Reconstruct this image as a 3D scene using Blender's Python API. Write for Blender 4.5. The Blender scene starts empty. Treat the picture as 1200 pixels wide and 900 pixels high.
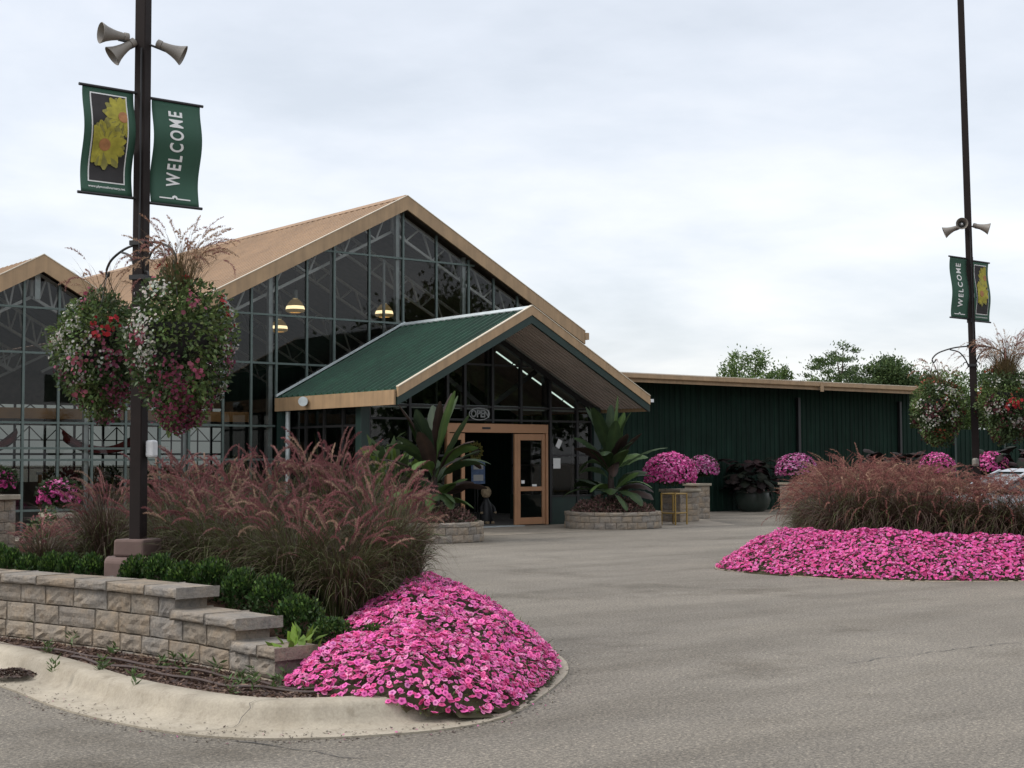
import bpy, math, random
import numpy as np
from mathutils import Vector, Matrix

S = bpy.context.scene
COL = S.collection
rng = np.random.default_rng(11)
random.seed(11)
PI = math.pi
F = 1700.0
YAW = math.radians(38.58)
CAMH = 1.6

# ------------------------------------------------------------------ helpers
def gp(px, d):
    """ground point at forward distance d in the direction of column px"""
    t = (px - 600) / F
    return (d * (math.sin(YAW) + t * math.cos(YAW)), d * (math.cos(YAW) - t * math.sin(YAW)))

def tag(o, label=None, cat=None, group=None, kind=None):
    if label: o['label'] = label
    if cat: o['category'] = cat
    if group: o['group'] = group
    if kind: o['kind'] = kind
    return o

def thing(name, label, cat, loc=(0, 0, 0), rz=0.0, group=None):
    o = bpy.data.objects.new(name, None)
    o.empty_display_size = .2
    COL.objects.link(o)
    o.location = loc
    o.rotation_euler = (0, 0, rz)
    return tag(o, label, cat, group)

def copy_tree(o, parent=None):
    c = o.copy()
    COL.objects.link(c)
    if parent is not None:
        c.parent = parent
        c.matrix_parent_inverse = o.matrix_parent_inverse.copy()
    for ch in list(o.children):
        copy_tree(ch, c)
    return c

class MB:
    def __init__(s):
        s.v = []; s.f = []; s.c = []; s.cc = (1, 1, 1)
    def add(s, vs, fs):
        n = len(s.v)
        s.v += [tuple(p) for p in vs]
        s.f += [tuple(i + n for i in f) for f in fs]
        s.c += [s.cc] * len(vs)
        return s
    def hexa(s, p):   # 8 points: bottom 4 ccw, top 4 ccw
        return s.add(p, [(3, 2, 1, 0), (4, 5, 6, 7), (0, 1, 5, 4), (1, 2, 6, 5), (2, 3, 7, 6), (3, 0, 4, 7)])
    def box(s, x0, x1, y0, y1, z0, z1):
        return s.hexa([(x0, y0, z0), (x1, y0, z0), (x1, y1, z0), (x0, y1, z0), (x0, y0, z1), (x1, y0, z1), (x1, y1, z1), (x0, y1, z1)])
    def bar(s, p, q, w, h=None, up=(0, 0, 1)):
        p = Vector(p); q = Vector(q); h = h or w
        d = (q - p).normalized(); u = Vector(up)
        if abs(d.dot(u)) > .98: u = Vector((0, 1, 0))
        a = d.cross(u).normalized() * w / 2; b = a.cross(d).normalized() * h / 2
        return s.hexa([p - a - b, p + a - b, p + a + b, p - a + b, q - a - b, q + a - b, q + a + b, q - a + b])
    def tube(s, pts, r, n=8, caps=True):
        pts = [Vector(p) for p in pts]
        rs = r if isinstance(r, (list, tuple)) else [r] * len(pts)
        vs = []; fs = []
        ref = Vector((0, 0, 1))
        for i, p in enumerate(pts):
            d = (pts[min(i + 1, len(pts) - 1)] - pts[max(i - 1, 0)]).normalized()
            if abs(d.dot(ref)) > .95: ref = Vector((1, 0, 0)) if abs(d.x) < .9 else Vector((0, 1, 0))
            a = d.cross(ref).normalized(); b = a.cross(d).normalized()
            for k in range(n):
                t = 2 * PI * k / n
                vs.append(p + (a * math.cos(t) + b * math.sin(t)) * rs[i])
        for i in range(len(pts) - 1):
            for k in range(n):
                k2 = (k + 1) % n
                fs.append((i * n + k, i * n + k2, i * n + n + k2, i * n + n + k))
        if caps:
            fs.append(tuple(range(n - 1, -1, -1))); fs.append(tuple((len(pts) - 1) * n + k for k in range(n)))
        return s.add(vs, fs)
    def lathe(s, prof, c=(0, 0, 0), axis=(0, 0, 1), n=24, caps=True):
        c = Vector(c); ax = Vector(axis).normalized()
        ref = Vector((0, 0, 1)) if abs(ax.z) < .9 else Vector((1, 0, 0))
        a = ax.cross(ref).normalized(); b = ax.cross(a).normalized()
        vs = []; fs = []
        for r, z in prof:
            for k in range(n):
                t = 2 * PI * k / n
                vs.append(c + ax * z + (a * math.cos(t) + b * math.sin(t)) * r)
        for i in range(len(prof) - 1):
            for k in range(n):
                k2 = (k + 1) % n
                fs.append((i * n + k, i * n + k2, i * n + n + k2, i * n + n + k))
        if caps:
            fs.append(tuple(range(n - 1, -1, -1))); fs.append(tuple((len(prof) - 1) * n + k for k in range(n)))
        return s.add(vs, fs)
    def build(s, name, m, parent=None, smooth=False, bevel=0, seg=1):
        me = bpy.data.meshes.new(name)
        me.from_pydata(s.v, [], s.f)
        at = me.color_attributes.new('Col', 'FLOAT_COLOR', 'POINT')
        at.data.foreach_set('color', np.c_[np.array(s.c, dtype=np.float32).reshape(-1, 3), np.ones(len(s.v), dtype=np.float32)].ravel())
        me.materials.append(m)
        if smooth: me.polygons.foreach_set('use_smooth', [True] * len(me.polygons))
        me.update()
        o = bpy.data.objects.new(name, me)
        COL.objects.link(o)
        if parent is not None: o.parent = parent
        if bevel:
            b = o.modifiers.new('bevel', 'BEVEL'); b.width = bevel; b.segments = seg; b.limit_method = 'ANGLE'; b.angle_limit = .6
        if smooth:
            bpy_fix_normals(me)
        return o

def bpy_fix_normals(me):
    import bmesh
    bm = bmesh.new(); bm.from_mesh(me); bmesh.ops.recalc_face_normals(bm, faces=bm.faces)
    for e in bm.edges:
        if len(e.link_faces) == 2 and e.calc_face_angle(0) > .7: e.smooth = False
    bm.to_mesh(me); bm.free()

def cloud(name, chunks, m, parent=None, smooth=False):
    """chunks: (verts (n,3), faces (k,c), colours (n,3)) -> one mesh object"""
    V = np.concatenate([c[0] for c in chunks]).astype(np.float32)
    Cc = np.concatenate([c[2] for c in chunks]).astype(np.float32)
    idx = []; tot = []; off = 0
    for v, f, c in chunks:
        f = np.asarray(f); idx.append((f + off).ravel()); tot.append(np.full(len(f), f.shape[1], np.int32)); off += len(v)
    idx = np.concatenate(idx).astype(np.int32); tot = np.concatenate(tot)
    start = np.r_[0, np.cumsum(tot)[:-1]].astype(np.int32)
    me = bpy.data.meshes.new(name)
    me.vertices.add(len(V)); me.vertices.foreach_set('co', V.ravel())
    me.loops.add(len(idx)); me.loops.foreach_set('vertex_index', idx)
    me.polygons.add(len(tot)); me.polygons.foreach_set('loop_start', start); me.polygons.foreach_set('loop_total', tot)
    if smooth: me.polygons.foreach_set('use_smooth', np.ones(len(tot), bool))
    me.update(calc_edges=True)
    at = me.color_attributes.new('Col', 'FLOAT_COLOR', 'POINT')
    at.data.foreach_set('color', np.c_[Cc, np.ones(len(V), np.float32)].astype(np.float32).ravel())
    me.materials.append(m)
    o = bpy.data.objects.new(name, me)
    COL.objects.link(o)
    if parent is not None: o.parent = parent
    return o

def nrm(a): return a / np.maximum(np.linalg.norm(a, axis=-1, keepdims=True), 1e-9)

def frames(ax, roll=None):
    """orthonormal frames, axis = column 1 (y), column 2 = normal"""
    ax = nrm(ax); n = len(ax)
    r = nrm(rng.normal(size=(n, 3)))
    x = nrm(np.cross(ax, r)); z = np.cross(x, ax)
    return np.stack([x, ax, z], axis=2)

def frames_n(nor):
    """frames whose column 2 (z) is the given normal, random spin"""
    nor = nrm(nor)
    r = nrm(rng.normal(size=nor.shape))
    x = nrm(np.cross(nor, r)); y = np.cross(nor, x)
    return np.stack([x, y, nor], axis=2)

def inst(tv, tf, M, L, scale, col, tc=None):
    """instances of a template as a chunk; col (N,3) times template colours tc (n,3)"""
    tv = np.asarray(tv, float); tf = np.asarray(tf); n = len(L); k = len(tv)
    sc = np.asarray(scale, float)
    if sc.ndim == 1: sc = sc[:, None, None]
    else: sc = sc[:, None, :]
    V = np.einsum('nij,nkj->nki', M, tv[None] * sc) + L[:, None, :]
    Fc = (tf[None] + (np.arange(n) * k)[:, None, None]).reshape(-1, tf.shape[1])
    C = np.repeat(col[:, None, :], k, axis=1)
    if tc is not None: C = C * np.asarray(tc)[None]
    return V.reshape(-1, 3), Fc, C.reshape(-1, 3)

LEAF_V = [(0, 0, 0), (.5, .45, .10), (0, 1, -.05), (-.5, .45, .10)]
LEAF_F = [(0, 1, 2, 3)]

def jit(c, n, a=.25, hue=.08):
    c = np.asarray(c, float)
    return np.clip(c[None] * (1 + rng.uniform(-a, a, (n, 1))) * (1 + rng.uniform(-hue, hue, (n, 3))), .002, 1)

# ------------------------------------------------------------------ materials
def nt(name):
    m = bpy.data.materials.new(name); m.use_nodes = True
    t = m.node_tree; t.nodes.clear()
    o = t.nodes.new('ShaderNodeOutputMaterial'); b = t.nodes.new('ShaderNodeBsdfPrincipled')
    t.links.new(b.outputs[0], o.inputs[0])
    return m, t, b, o

def N(t, typ, **kw):
    n = t.nodes.new(typ)
    for k, v in kw.items():
        if k in n.inputs: n.inputs[k].default_value = v
        else: setattr(n, k, v)
    return n

def noise(t, scale, detail=4, rough=.55, vec=None, coord='Object'):
    n = N(t, 'ShaderNodeTexNoise', Scale=scale, Detail=detail, Roughness=rough)
    if vec is None:
        tc = t.nodes.get('TC') or t.nodes.new('ShaderNodeTexCoord'); tc.name = 'TC'
        vec = tc.outputs[coord]
    t.links.new(vec, n.inputs['Vector'])
    return n

def ramp(t, src, stops):
    r = t.nodes.new('ShaderNodeValToRGB')
    el = r.color_ramp.elements
    while len(el) < len(stops): el.new(.5)
    for e, (p, c) in zip(el, stops):
        e.position = p; e.color = (*c, 1) if len(c) == 3 else c
    t.links.new(src, r.inputs[0])
    return r

def mixc(t, a, b, fac, mode='MIX'):
    m = t.nodes.new('ShaderNodeMix'); m.data_type = 'RGBA'; m.blend_type = mode
    for sock, v in ((m.inputs[6], a), (m.inputs[7], b), (m.inputs[0], fac)):
        if isinstance(v, (int, float)): sock.default_value = v
        elif isinstance(v, tuple): sock.default_value = (*v, 1)
        else: t.links.new(v, sock)
    return m.outputs[2]

def bump(t, b, src, strength, dist=.01, prev=None):
    n = N(t, 'ShaderNodeBump', Strength=strength, Distance=dist)
    t.links.new(src, n.inputs['Height'])
    if prev is not None: t.links.new(prev, n.inputs['Normal'])
    t.links.new(n.outputs[0], b.inputs['Normal'])
    return n.outputs[0]

def mat(name, c, rough=.6, metal=0., var=.15, scale=6., bmp=0., bscale=60., spec=.5, attr=False, streak=0.):
    m, t, b, o = nt(name)
    c = tuple(c)
    n = noise(t, scale, 5)
    lo = tuple(max(0, x * (1 - var)) for x in c); hi = tuple(min(1, x * (1 + var)) for x in c)
    r = ramp(t, n.outputs[0], [(.3, lo), (.7, hi)])
    col = r.outputs[0]
    if streak:      # rain streaks and dust running down the sheets
        mp = N(t, 'ShaderNodeMapping'); mp.inputs['Scale'].default_value = (4., 4., .22); t.links.new(t.nodes['TC'].outputs['Object'], mp.inputs[0])
        s_ = noise(t, 1.6, 6, .65, vec=mp.outputs[0])
        col = mixc(t, col, ramp(t, s_.outputs[0], [(.32, (1 - streak,) * 3), (.5, (1, 1, 1)), (.72, (1 + streak * 1.1, 1 + streak, 1 + streak * .85))]).outputs[0], 1., 'MULTIPLY')
    if attr:
        a = N(t, 'ShaderNodeVertexColor', layer_name='Col')
        col = mixc(t, col, a.outputs[0], 1., 'MULTIPLY')
    t.links.new(col, b.inputs['Base Color'])
    b.inputs['Roughness'].default_value = rough; b.inputs['Metallic'].default_value = metal
    b.inputs['Specular IOR Level'].default_value = spec
    if bmp:
        n2 = noise(t, bscale, 4); bump(t, b, n2.outputs[0], bmp)
    return m

def foliage(name, trans=.25, rough=.55, spec=.3):
    m, t, b, o = nt(name)
    a = N(t, 'ShaderNodeVertexColor', layer_name='Col')
    t.links.new(a.outputs[0], b.inputs['Base Color'])
    b.inputs['Roughness'].default_value = rough; b.inputs['Specular IOR Level'].default_value = spec
    if trans:
        tr = t.nodes.new('ShaderNodeBsdfTranslucent'); t.links.new(a.outputs[0], tr.inputs[0])
        mx = N(t, 'ShaderNodeMixShader'); mx.inputs[0].default_value = trans
        t.links.new(b.outputs[0], mx.inputs[1]); t.links.new(tr.outputs[0], mx.inputs[2]); t.links.new(mx.outputs[0], o.inputs[0])
    return m

def glassmat(name, tint=(.7, .72, .72), ior=1.5):
    m, t, b, o = nt(name)
    t.nodes.remove(b)
    fr = N(t, 'ShaderNodeFresnel', IOR=ior)
    tr = t.nodes.new('ShaderNodeBsdfTransparent'); tr.inputs[0].default_value = (*tint, 1)
    gl = N(t, 'ShaderNodeBsdfGlossy', Roughness=.015)
    mx = t.nodes.new('ShaderNodeMixShader')
    t.links.new(fr.outputs[0], mx.inputs[0]); t.links.new(tr.outputs[0], mx.inputs[1]); t.links.new(gl.outputs[0], mx.inputs[2])
    t.links.new(mx.outputs[0], o.inputs[0])
    return m

def emis(name, c, s):
    m, t, b, o = nt(name)
    b.inputs['Base Color'].default_value = (*c, 1)
    b.inputs['Emission Color'].default_value = (*c, 1); b.inputs['Emission Strength'].default_value = s
    return m

def asphalt():
    m, t, b, o = nt('asphalt_aged')
    big = noise(t, .22, 5, .6); mid = noise(t, 1.3, 5, .65); fine = noise(t, 95, 3, .7); grain = noise(t, 42, 4, .75)
    tcn = t.nodes['TC']
    mp = N(t, 'ShaderNodeMapping'); mp.inputs['Scale'].default_value = (.25, 1.6, 1); mp.inputs['Rotation'].default_value = (0, 0, math.radians(-55))
    t.links.new(tcn.outputs['Object'], mp.inputs[0])
    streak = noise(t, .55, 5, .6, vec=mp.outputs[0])
    c0 = ramp(t, big.outputs[0], [(.3, (.150, .135, .114)), (.7, (.194, .176, .149))]).outputs[0]
    c1 = mixc(t, c0, ramp(t, streak.outputs[0], [(.32, (.80, .79, .77)), (.5, (1, 1, 1)), (.72, (1.08, 1.07, 1.05))]).outputs[0], .8, 'MULTIPLY')
    c2 = mixc(t, c1, ramp(t, mid.outputs[0], [(.3, (.86, .86, .86)), (.72, (1.1, 1.1, 1.1))]).outputs[0], .8, 'MULTIPLY')
    c3 = mixc(t, c2, ramp(t, grain.outputs[0], [(.30, (.40, .40, .42)), (.5, (1, 1, 1)), (.68, (1.9, 1.86, 1.78))]).outputs[0], .85, 'MULTIPLY')
    c4 = mixc(t, c3, ramp(t, fine.outputs[0], [(.3, (.55, .55, .55)), (.5, (1, 1, 1)), (.72, (1.7, 1.68, 1.6))]).outputs[0], .7, 'MULTIPLY')
    tcv = N(t, 'ShaderNodeTexVoronoi', Scale=85.); t.links.new(tcn.outputs['Object'], tcv.inputs['Vector'])
    sv_ = t.nodes.new('ShaderNodeSeparateColor'); t.links.new(tcv.outputs['Color'], sv_.inputs[0])
    c4 = mixc(t, c4, ramp(t, sv_.outputs[0], [(.0, (.62, .62, .63)), (.5, (.98, .98, .97)), (.85, (1.12, 1.11, 1.09)), (1., (1.75, 1.72, 1.66))]).outputs[0], .6, 'MULTIPLY')
    mp2 = N(t, 'ShaderNodeMapping'); mp2.inputs['Scale'].default_value = (.16, 1.0, 1); mp2.inputs['Rotation'].default_value = (0, 0, math.radians(-38)); t.links.new(tcn.outputs['Object'], mp2.inputs[0])
    lane = noise(t, .8, 7, .68, vec=mp2.outputs[0])
    c4 = mixc(t, c4, ramp(t, lane.outputs[0], [(.34, (.70, .69, .67)), (.50, (1, 1, 1)), (.66, (1.10, 1.09, 1.07))]).outputs[0], .55, 'MULTIPLY')
    # oil-dark stains in the driving lanes, each of its own shape
    sp = noise(t, .42, 6, .7)
    st = ramp(t, sp.outputs[0], [(.55, (1, 1, 1)), (.68, (.58, .56, .53))]).outputs[0]
    t.links.new(mixc(t, c4, st, .8, 'MULTIPLY'), b.inputs['Base Color'])
    b.inputs['Roughness'].default_value = .88; b.inputs['Specular IOR Level'].default_value = .25
    p = bump(t, b, grain.outputs[0], .5, .008); bump(t, b, fine.outputs[0], .35, .004, p)
    return m

def concrete(name, c=(.42, .38, .31)):
    m, t, b, o = nt(name)
    big = noise(t, 1.1, 6, .65); fine = noise(t, 60, 4, .7); spots = noise(t, 9, 5, .7)
    c0 = ramp(t, big.outputs[0], [(.3, tuple(x * .74 for x in c)), (.68, tuple(x * 1.12 for x in c))]).outputs[0]
    c1 = mixc(t, c0, ramp(t, spots.outputs[0], [(.28, (.55, .52, .47)), (.45, (1, 1, 1)), (.7, (1.10, 1.10, 1.08))]).outputs[0], .6, 'MULTIPLY')
    sm_ = noise(t, 2.4, 7, .72); c1 = mixc(t, c1, ramp(t, sm_.outputs[0], [(.36, (.66, .63, .58)), (.52, (1, 1, 1)), (.66, (1.06, 1.06, 1.05))]).outputs[0], .45, 'MULTIPLY')
    c2 = mixc(t, c1, ramp(t, fine.outputs[0], [(.3, (.78, .78, .78)), (.7, (1.15, 1.15, 1.15))]).outputs[0], .7, 'MULTIPLY')
    t.links.new(c2, b.inputs['Base Color']); b.inputs['Roughness'].default_value = .85; b.inputs['Specular IOR Level'].default_value = .25
    bump(t, b, fine.outputs[0], .3, .004)
    return m

def stonemat():
    m, t, b, o = nt('split_face_stone')
    a = N(t, 'ShaderNodeVertexColor', layer_name='Col')
    n1 = noise(t, 4.5, 6, .65); n2 = noise(t, 38, 5, .7); n3 = noise(t, 120, 3, .6)
    c = mixc(t, a.outputs[0], ramp(t, n1.outputs[0], [(.3, (.68, .72, .78)), (.5, (1, 1, 1)), (.7, (1.20, 1.08, .93))]).outputs[0], .9, 'MULTIPLY')
    c = mixc(t, c, ramp(t, n2.outputs[0], [(.28, (.55, .54, .53)), (.5, (1, 1, 1)), (.75, (1.3, 1.28, 1.24))]).outputs[0], .75, 'MULTIPLY')
    t.links.new(c, b.inputs['Base Color']); b.inputs['Roughness'].default_value = .9; b.inputs['Specular IOR Level'].default_value = .2
    p = bump(t, b, n2.outputs[0], .7, .02); bump(t, b, n3.outputs[0], .4, .006, p)
    return m

def mulchmat():
    m, t, b, o = nt('bark_mulch')
    n1 = noise(t, 3, 5); n2 = noise(t, 55, 5, .75)
    c = ramp(t, n1.outputs[0], [(.3, (.040, .024, .017)), (.7, (.085, .052, .037))]).outputs[0]
    c = mixc(t, c, ramp(t, n2.outputs[0], [(.3, (.4, .4, .4)), (.5, (1, 1, 1)), (.72, (2.0, 1.9, 1.7))]).outputs[0], .85, 'MULTIPLY')
    t.links.new(c, b.inputs['Base Color']); b.inputs['Roughness'].default_value = .95; b.inputs['Specular IOR Level'].default_value = .1
    bump(t, b, n2.outputs[0], 1., .03)
    return m

M = dict(
    asphalt=asphalt(), kerb=concrete('kerb_concrete', (.385, .340, .268)), apron=concrete('apron_concrete', (.26, .228, .185)),
    stone=stonemat(), mulch=mulchmat(),
    inner_floor=mat('inner_floor', (.16, .15, .14), .8, var=.2),
    roof_tan=mat('tan_metal_roof', (.285, .178, .098), .6, var=.14, scale=.7, streak=.12, bmp=.05, bscale=8),
    trim_tan=mat('tan_trim', (.36, .24, .135), .55, var=.12, scale=2.2, streak=.16),
    trim_edge=mat('bright_trim_edge', (.62, .54, .42), .45, var=.05),  # paler trim colour with the light on top edges painted in
    green_roof=mat('green_metal_roof', (.008, .041, .023), .55, var=.25, scale=1.2, spec=.3, streak=.2),
    green_dark=mat('dark_green_steel', (.009, .026, .021), .5, var=.15, scale=3.),
    green_wall=mat('dark_green_siding', (.0065, .0205, .0140), .75, var=.22, scale=1.2, spec=.15, streak=.45),
    mullion=mat('grey_green_aluminium', (.10, .13, .12), .4, var=.12, metal=.3),
    truss=mat('white_truss_paint', (.78, .79, .78), .5, var=.06), galv=mat('galvanised_steel', (.50, .55, .55), .45, var=.15, metal=.25),
    soffit=mat('brown_soffit', (.42, .36, .33), .6, var=.12, scale=2.),
    under=mat('roof_underside', (.19, .155, .135), .7, var=.2),
    black=mat('black_steel', (.012, .012, .013), .5, var=.1),
    door=mat('orange_tan_door', (.38, .20, .105), .45, var=.08, scale=3.),
    glass=glassmat('window_glass', (.78, .79, .77), 1.5), glass_dim=glassmat('old_dim_glass', (.20, .22, .215), 1.45),
    glass_clear=glassmat('clear_glass', (.88, .92, .92), 1.45),
    pole=mat('brown_pole_paint', (.016, .011, .010), .7, var=.15, scale=8., spec=.2),
    base_brown=mat('brown_stained_concrete', (.125, .082, .070), .85, var=.18, scale=5., bmp=.2),
    horn=mat('grey_horn_plastic', (.20, .18, .155), .5, var=.12),
    horn_dark=mat('horn_throat_grey', (.09, .088, .085), .55, var=.12),
    banner=mat('green_banner_cloth', (.026, .080, .050), .75, var=.12, scale=3.),
    white=mat('white_print', (.74, .74, .72), .7, var=.03),
    white_paint=mat('white_paint', (.70, .71, .72), .4, var=.04),
    photo_dark=mat('dark_print', (.020, .017, .017), .7, var=.3, scale=9.),
    petal_print=mat('yellow_print', (.34, .30, .035), .7, var=.28, scale=14.),
    petal_dark=mat('pale_yellow_print', (.22, .20, .045), .7, var=.28, scale=14.),
    centre_print=mat('orange_print', (.36, .16, .06), .7, var=.2, scale=20.),
    leaf=foliage('leaves', .25), grass=foliage('grass_blades', .2), plume=foliage('seed_plumes', .3, .8, .1),
    petal=foliage('petals', .3, .6, .2), bigleaf=foliage('big_leaves', .15, .58, .22), darkleaf=foliage('dark_leaves', .05, .7, .15),
    bark=mat('bark', (.09, .07, .055), .9, var=.3, bmp=.5),
    hose=mat('brown_hose', (.055, .032, .025), .5, var=.15),
    red_cloth=mat('red_cloth', (.16, .022, .024), .8, var=.2),
    wood=mat('orange_brown_board', (.30, .155, .05), .6, var=.35, scale=1.6),
    pale_wall=mat('pale_wall', (.34, .36, .35), .7, var=.15, scale=2),
    yellow=mat('yellow_tube', (.27, .17, .035), .5, var=.15),
    pot=mat('dark_green_glaze', (.035, .05, .042), .35, var=.2),
    neon=mat('unlit_neon_tube', (.42, .44, .44), .25, var=.03),
    lamp_glass=emis('lit_amber_glass', (.42, .29, .12), .22),
    bulb=emis('lamp_bulb', (1, .80, .46), 1.6), tube=emis('glow_strip', (.80, 1, .90), .85),
    car_paint=mat('silver_car_paint', (.36, .38, .40), .25, var=.02, metal=.35),
    car_glass=mat('dark_car_glass', (.03, .04, .042), .08, var=.05, spec=.8),
    rubber=mat('rubber', (.02, .02, .02), .8, var=.1), alloy=mat('alloy', (.5, .5, .5), .3, metal=.8, var=.05),
    red_lens=mat('red_lens', (.35, .01, .01), .2, var=.05), blue_card=mat('blue_card', (.16, .24, .42), .6, var=.3, scale=12),
    straw=mat('straw_doll', (.35, .26, .16), .8, var=.3, scale=20), paper=mat('white_paper', (.68, .68, .66), .7, var=.04),
    weed=foliage('weeds', .2),
)

# ------------------------------------------------------------------ world, sun, camera
SUN_AZ_VEC = Vector((-.78, .45, 0)).normalized()      # to the left of the camera
SUN_EL = math.radians(48)
w = bpy.data.worlds.new('World'); S.world = w; w.use_nodes = True
t = w.node_tree; t.nodes.clear()
out = t.nodes.new('ShaderNodeOutputWorld')
sky = t.nodes.new('ShaderNodeTexSky'); sky.sky_type = 'NISHITA'; sky.sun_disc = False
sky.sun_elevation = SUN_EL; sky.sun_rotation = math.atan2(SUN_AZ_VEC.x, SUN_AZ_VEC.y)
sky.air_density = 1.; sky.dust_density = 2.5
bg1 = N(t, 'ShaderNodeBackground', Strength=.05); t.links.new(sky.outputs[0], bg1.inputs[0])
tc = t.nodes.new('ShaderNodeTexCoord'); sx = t.nodes.new('ShaderNodeSeparateXYZ'); t.links.new(tc.outputs['Generated'], sx.inputs[0])
def mth(op, a, b=None, clamp=False):
    n = t.nodes.new('ShaderNodeMath'); n.operation = op; n.use_clamp = clamp
    for i, v in enumerate((a, b)):
        if v is None: continue
        if isinstance(v, (int, float)): n.inputs[i].default_value = v
        else: t.links.new(v, n.inputs[i])
    return n.outputs[0]
zz = mth('ADD', mth('MAXIMUM', sx.outputs[2], 0.), .16)
cx = t.nodes.new('ShaderNodeCombineXYZ')
t.links.new(mth('DIVIDE', sx.outputs[0], zz), cx.inputs[0]); t.links.new(mth('DIVIDE', sx.outputs[1], zz), cx.inputs[1])
n1 = noise(t, .85, 7, .52, vec=cx.outputs[0]); n1.inputs['Distortion'].default_value = .35
n2 = noise(t, 2.6, 6, .55, vec=cx.outputs[0])
mixn = mth('ADD', mth('MULTIPLY', n1.outputs[0], .7), mth('MULTIPLY', n2.outputs[0], .3))
cr = ramp(t, mixn, [(.36, (.60, .625, .66)), (.455, (.69, .71, .745)), (.54, (.785, .79, .805)), (.63, (.87, .87, .868))])
up = mth('ADD', .96, mth('MULTIPLY', mth('MAXIMUM', mth('SUBTRACT', sx.outputs[2], .3), 0.), 1.1))
bg2 = N(t, 'ShaderNodeBackground'); t.links.new(cr.outputs[0], bg2.inputs[0]); t.links.new(up, bg2.inputs[1])
ad = t.nodes.new('ShaderNodeAddShader'); t.links.new(bg1.outputs[0], ad.inputs[0]); t.links.new(bg2.outputs[0], ad.inputs[1])
t.links.new(ad.outputs[0], out.inputs[0])

sl = bpy.data.lights.new('sun', 'SUN'); sl.energy = 1.5; sl.angle = math.radians(18); sl.color = (1, .96, .90)
so = bpy.data.objects.new('sun', sl); COL.objects.link(so)
sv = Vector((SUN_AZ_VEC.x * math.cos(SUN_EL), SUN_AZ_VEC.y * math.cos(SUN_EL), math.sin(SUN_EL)))
so.rotation_euler = (-sv).to_track_quat('-Z', 'Y').to_euler()

cam = bpy.data.cameras.new('camera'); co = bpy.data.objects.new('camera', cam); COL.objects.link(co)
cam.sensor_width = 36; cam.lens = 36 * F / 1200; cam.clip_end = 3000; cam.clip_start = .05
p_ = math.radians(3.06); r_ = math.radians(-.19)
fwd = Vector((math.sin(YAW) * math.cos(p_), math.cos(YAW) * math.cos(p_), math.sin(p_)))
sd = Vector((math.cos(YAW), -math.sin(YAW), 0)); upv = sd.cross(fwd)
s2 = sd * math.cos(r_) + upv * math.sin(r_); u2 = -sd * math.sin(r_) + upv * math.cos(r_)
co.matrix_world = Matrix(((s2.x, u2.x, -fwd.x, 0), (s2.y, u2.y, -fwd.y, 0), (s2.z, u2.z, -fwd.z, CAMH), (0, 0, 0, 1)))
S.camera = co
S.view_settings.view_transform = 'Standard'; S.view_settings.look = 'None'; S.view_settings.gamma = 1; S.view_settings.exposure = .08
S.view_settings.use_curve_mapping = False
S.render.engine = 'CYCLES'
try:
    S.cycles.use_denoising = True; S.cycles.max_bounces = 8; S.cycles.transparent_max_bounces = 24
    S.cycles.diffuse_bounces = 3; S.cycles.glossy_bounces = 3; S.cycles.caustics_reflective = False; S.cycles.caustics_refractive = False
except Exception: pass

# ------------------------------------------------------------------ ground
g = MB().add([(-900, -900, 0), (900, -900, 0), (900, 900, 0), (-900, 900, 0)], [(0, 1, 2, 3)]).build('asphalt_ground', M['asphalt'])
tag(g, 'worn grey brown asphalt of the forecourt', kind='structure')
ap = MB().add([(9.4, 24.9, .004), (27, 24.9, .004), (30, 29.6, .004), (62, 29.6, .004), (62, 31.86, .004), (9.4, 31.86, .004)], [(0, 1, 2, 3, 4, 5)]).build('concrete_pavement', M['apron'])  # concrete sheet; its pale beige also carries glancing sunlight on the ground
tag(ap, 'pale concrete pavement along the building', kind='structure')

def crack(pts, wd, name='asphalt_crack'):
    mb = MB(); n = len(pts); L = []; R = []
    for i, p in enumerate(pts):
        a = Vector(pts[max(i - 1, 0)]); b = Vector(pts[min(i + 1, n - 1)]); d = (b - a).normalized(); q = Vector((-d.y, d.x))
        ww = wd * random.uniform(.4, 1.2) * (0.3 if i in (0, n - 1) else 1)
        L.append((p[0] + q.x * ww, p[1] + q.y * ww, .004)); R.append((p[0] - q.x * ww, p[1] - q.y * ww, .004))
    mb.add(L + R, [(i, i + 1, n + i + 1, n + i) for i in range(n - 1)])
    return tag(mb.build(name, M['black']), kind='structure')
def wander(a, b, n, amp):
    a = Vector(a); b = Vector(b); d = (b - a); q = Vector((-d.y, d.x)).normalized(); off = 0; out = []
    for i in range(n + 1):
        off += random.uniform(-amp, amp); off *= .85
        out.append(tuple(a + d * i / n + q * off))
    return out
crack(wander((4.0, 7.6), (4.3, 6.7), 14, .03), .006)
crack(wander(gp(985, 11.5), gp(1240, 13.3), 50, .03), .004)

# ------------------------------------------------------------------ splines and island shapes
def catmull(P, n=8, closed=False):
    P = [Vector(p) for p in P]; out = []
    m = len(P)
    rngi = range(m) if closed else range(m - 1)
    for i in rngi:
        p0 = P[(i - 1) % m] if closed or i > 0 else P[0] * 2 - P[1]
        p1 = P[i]; p2 = P[(i + 1) % m]
        p3 = P[(i + 2) % m] if closed or i + 2 < m else P[m - 1] * 2 - P[m - 2]
        for k in range(n):
            u = k / n
            out.append(.5 * ((2 * p1) + (p2 - p0) * u + (2 * p0 - 5 * p1 + 4 * p2 - p3) * u * u + (3 * p1 - p0 - 3 * p2 + p3) * u ** 3))
    if not closed: out.append(P[-1])
    return out

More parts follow.
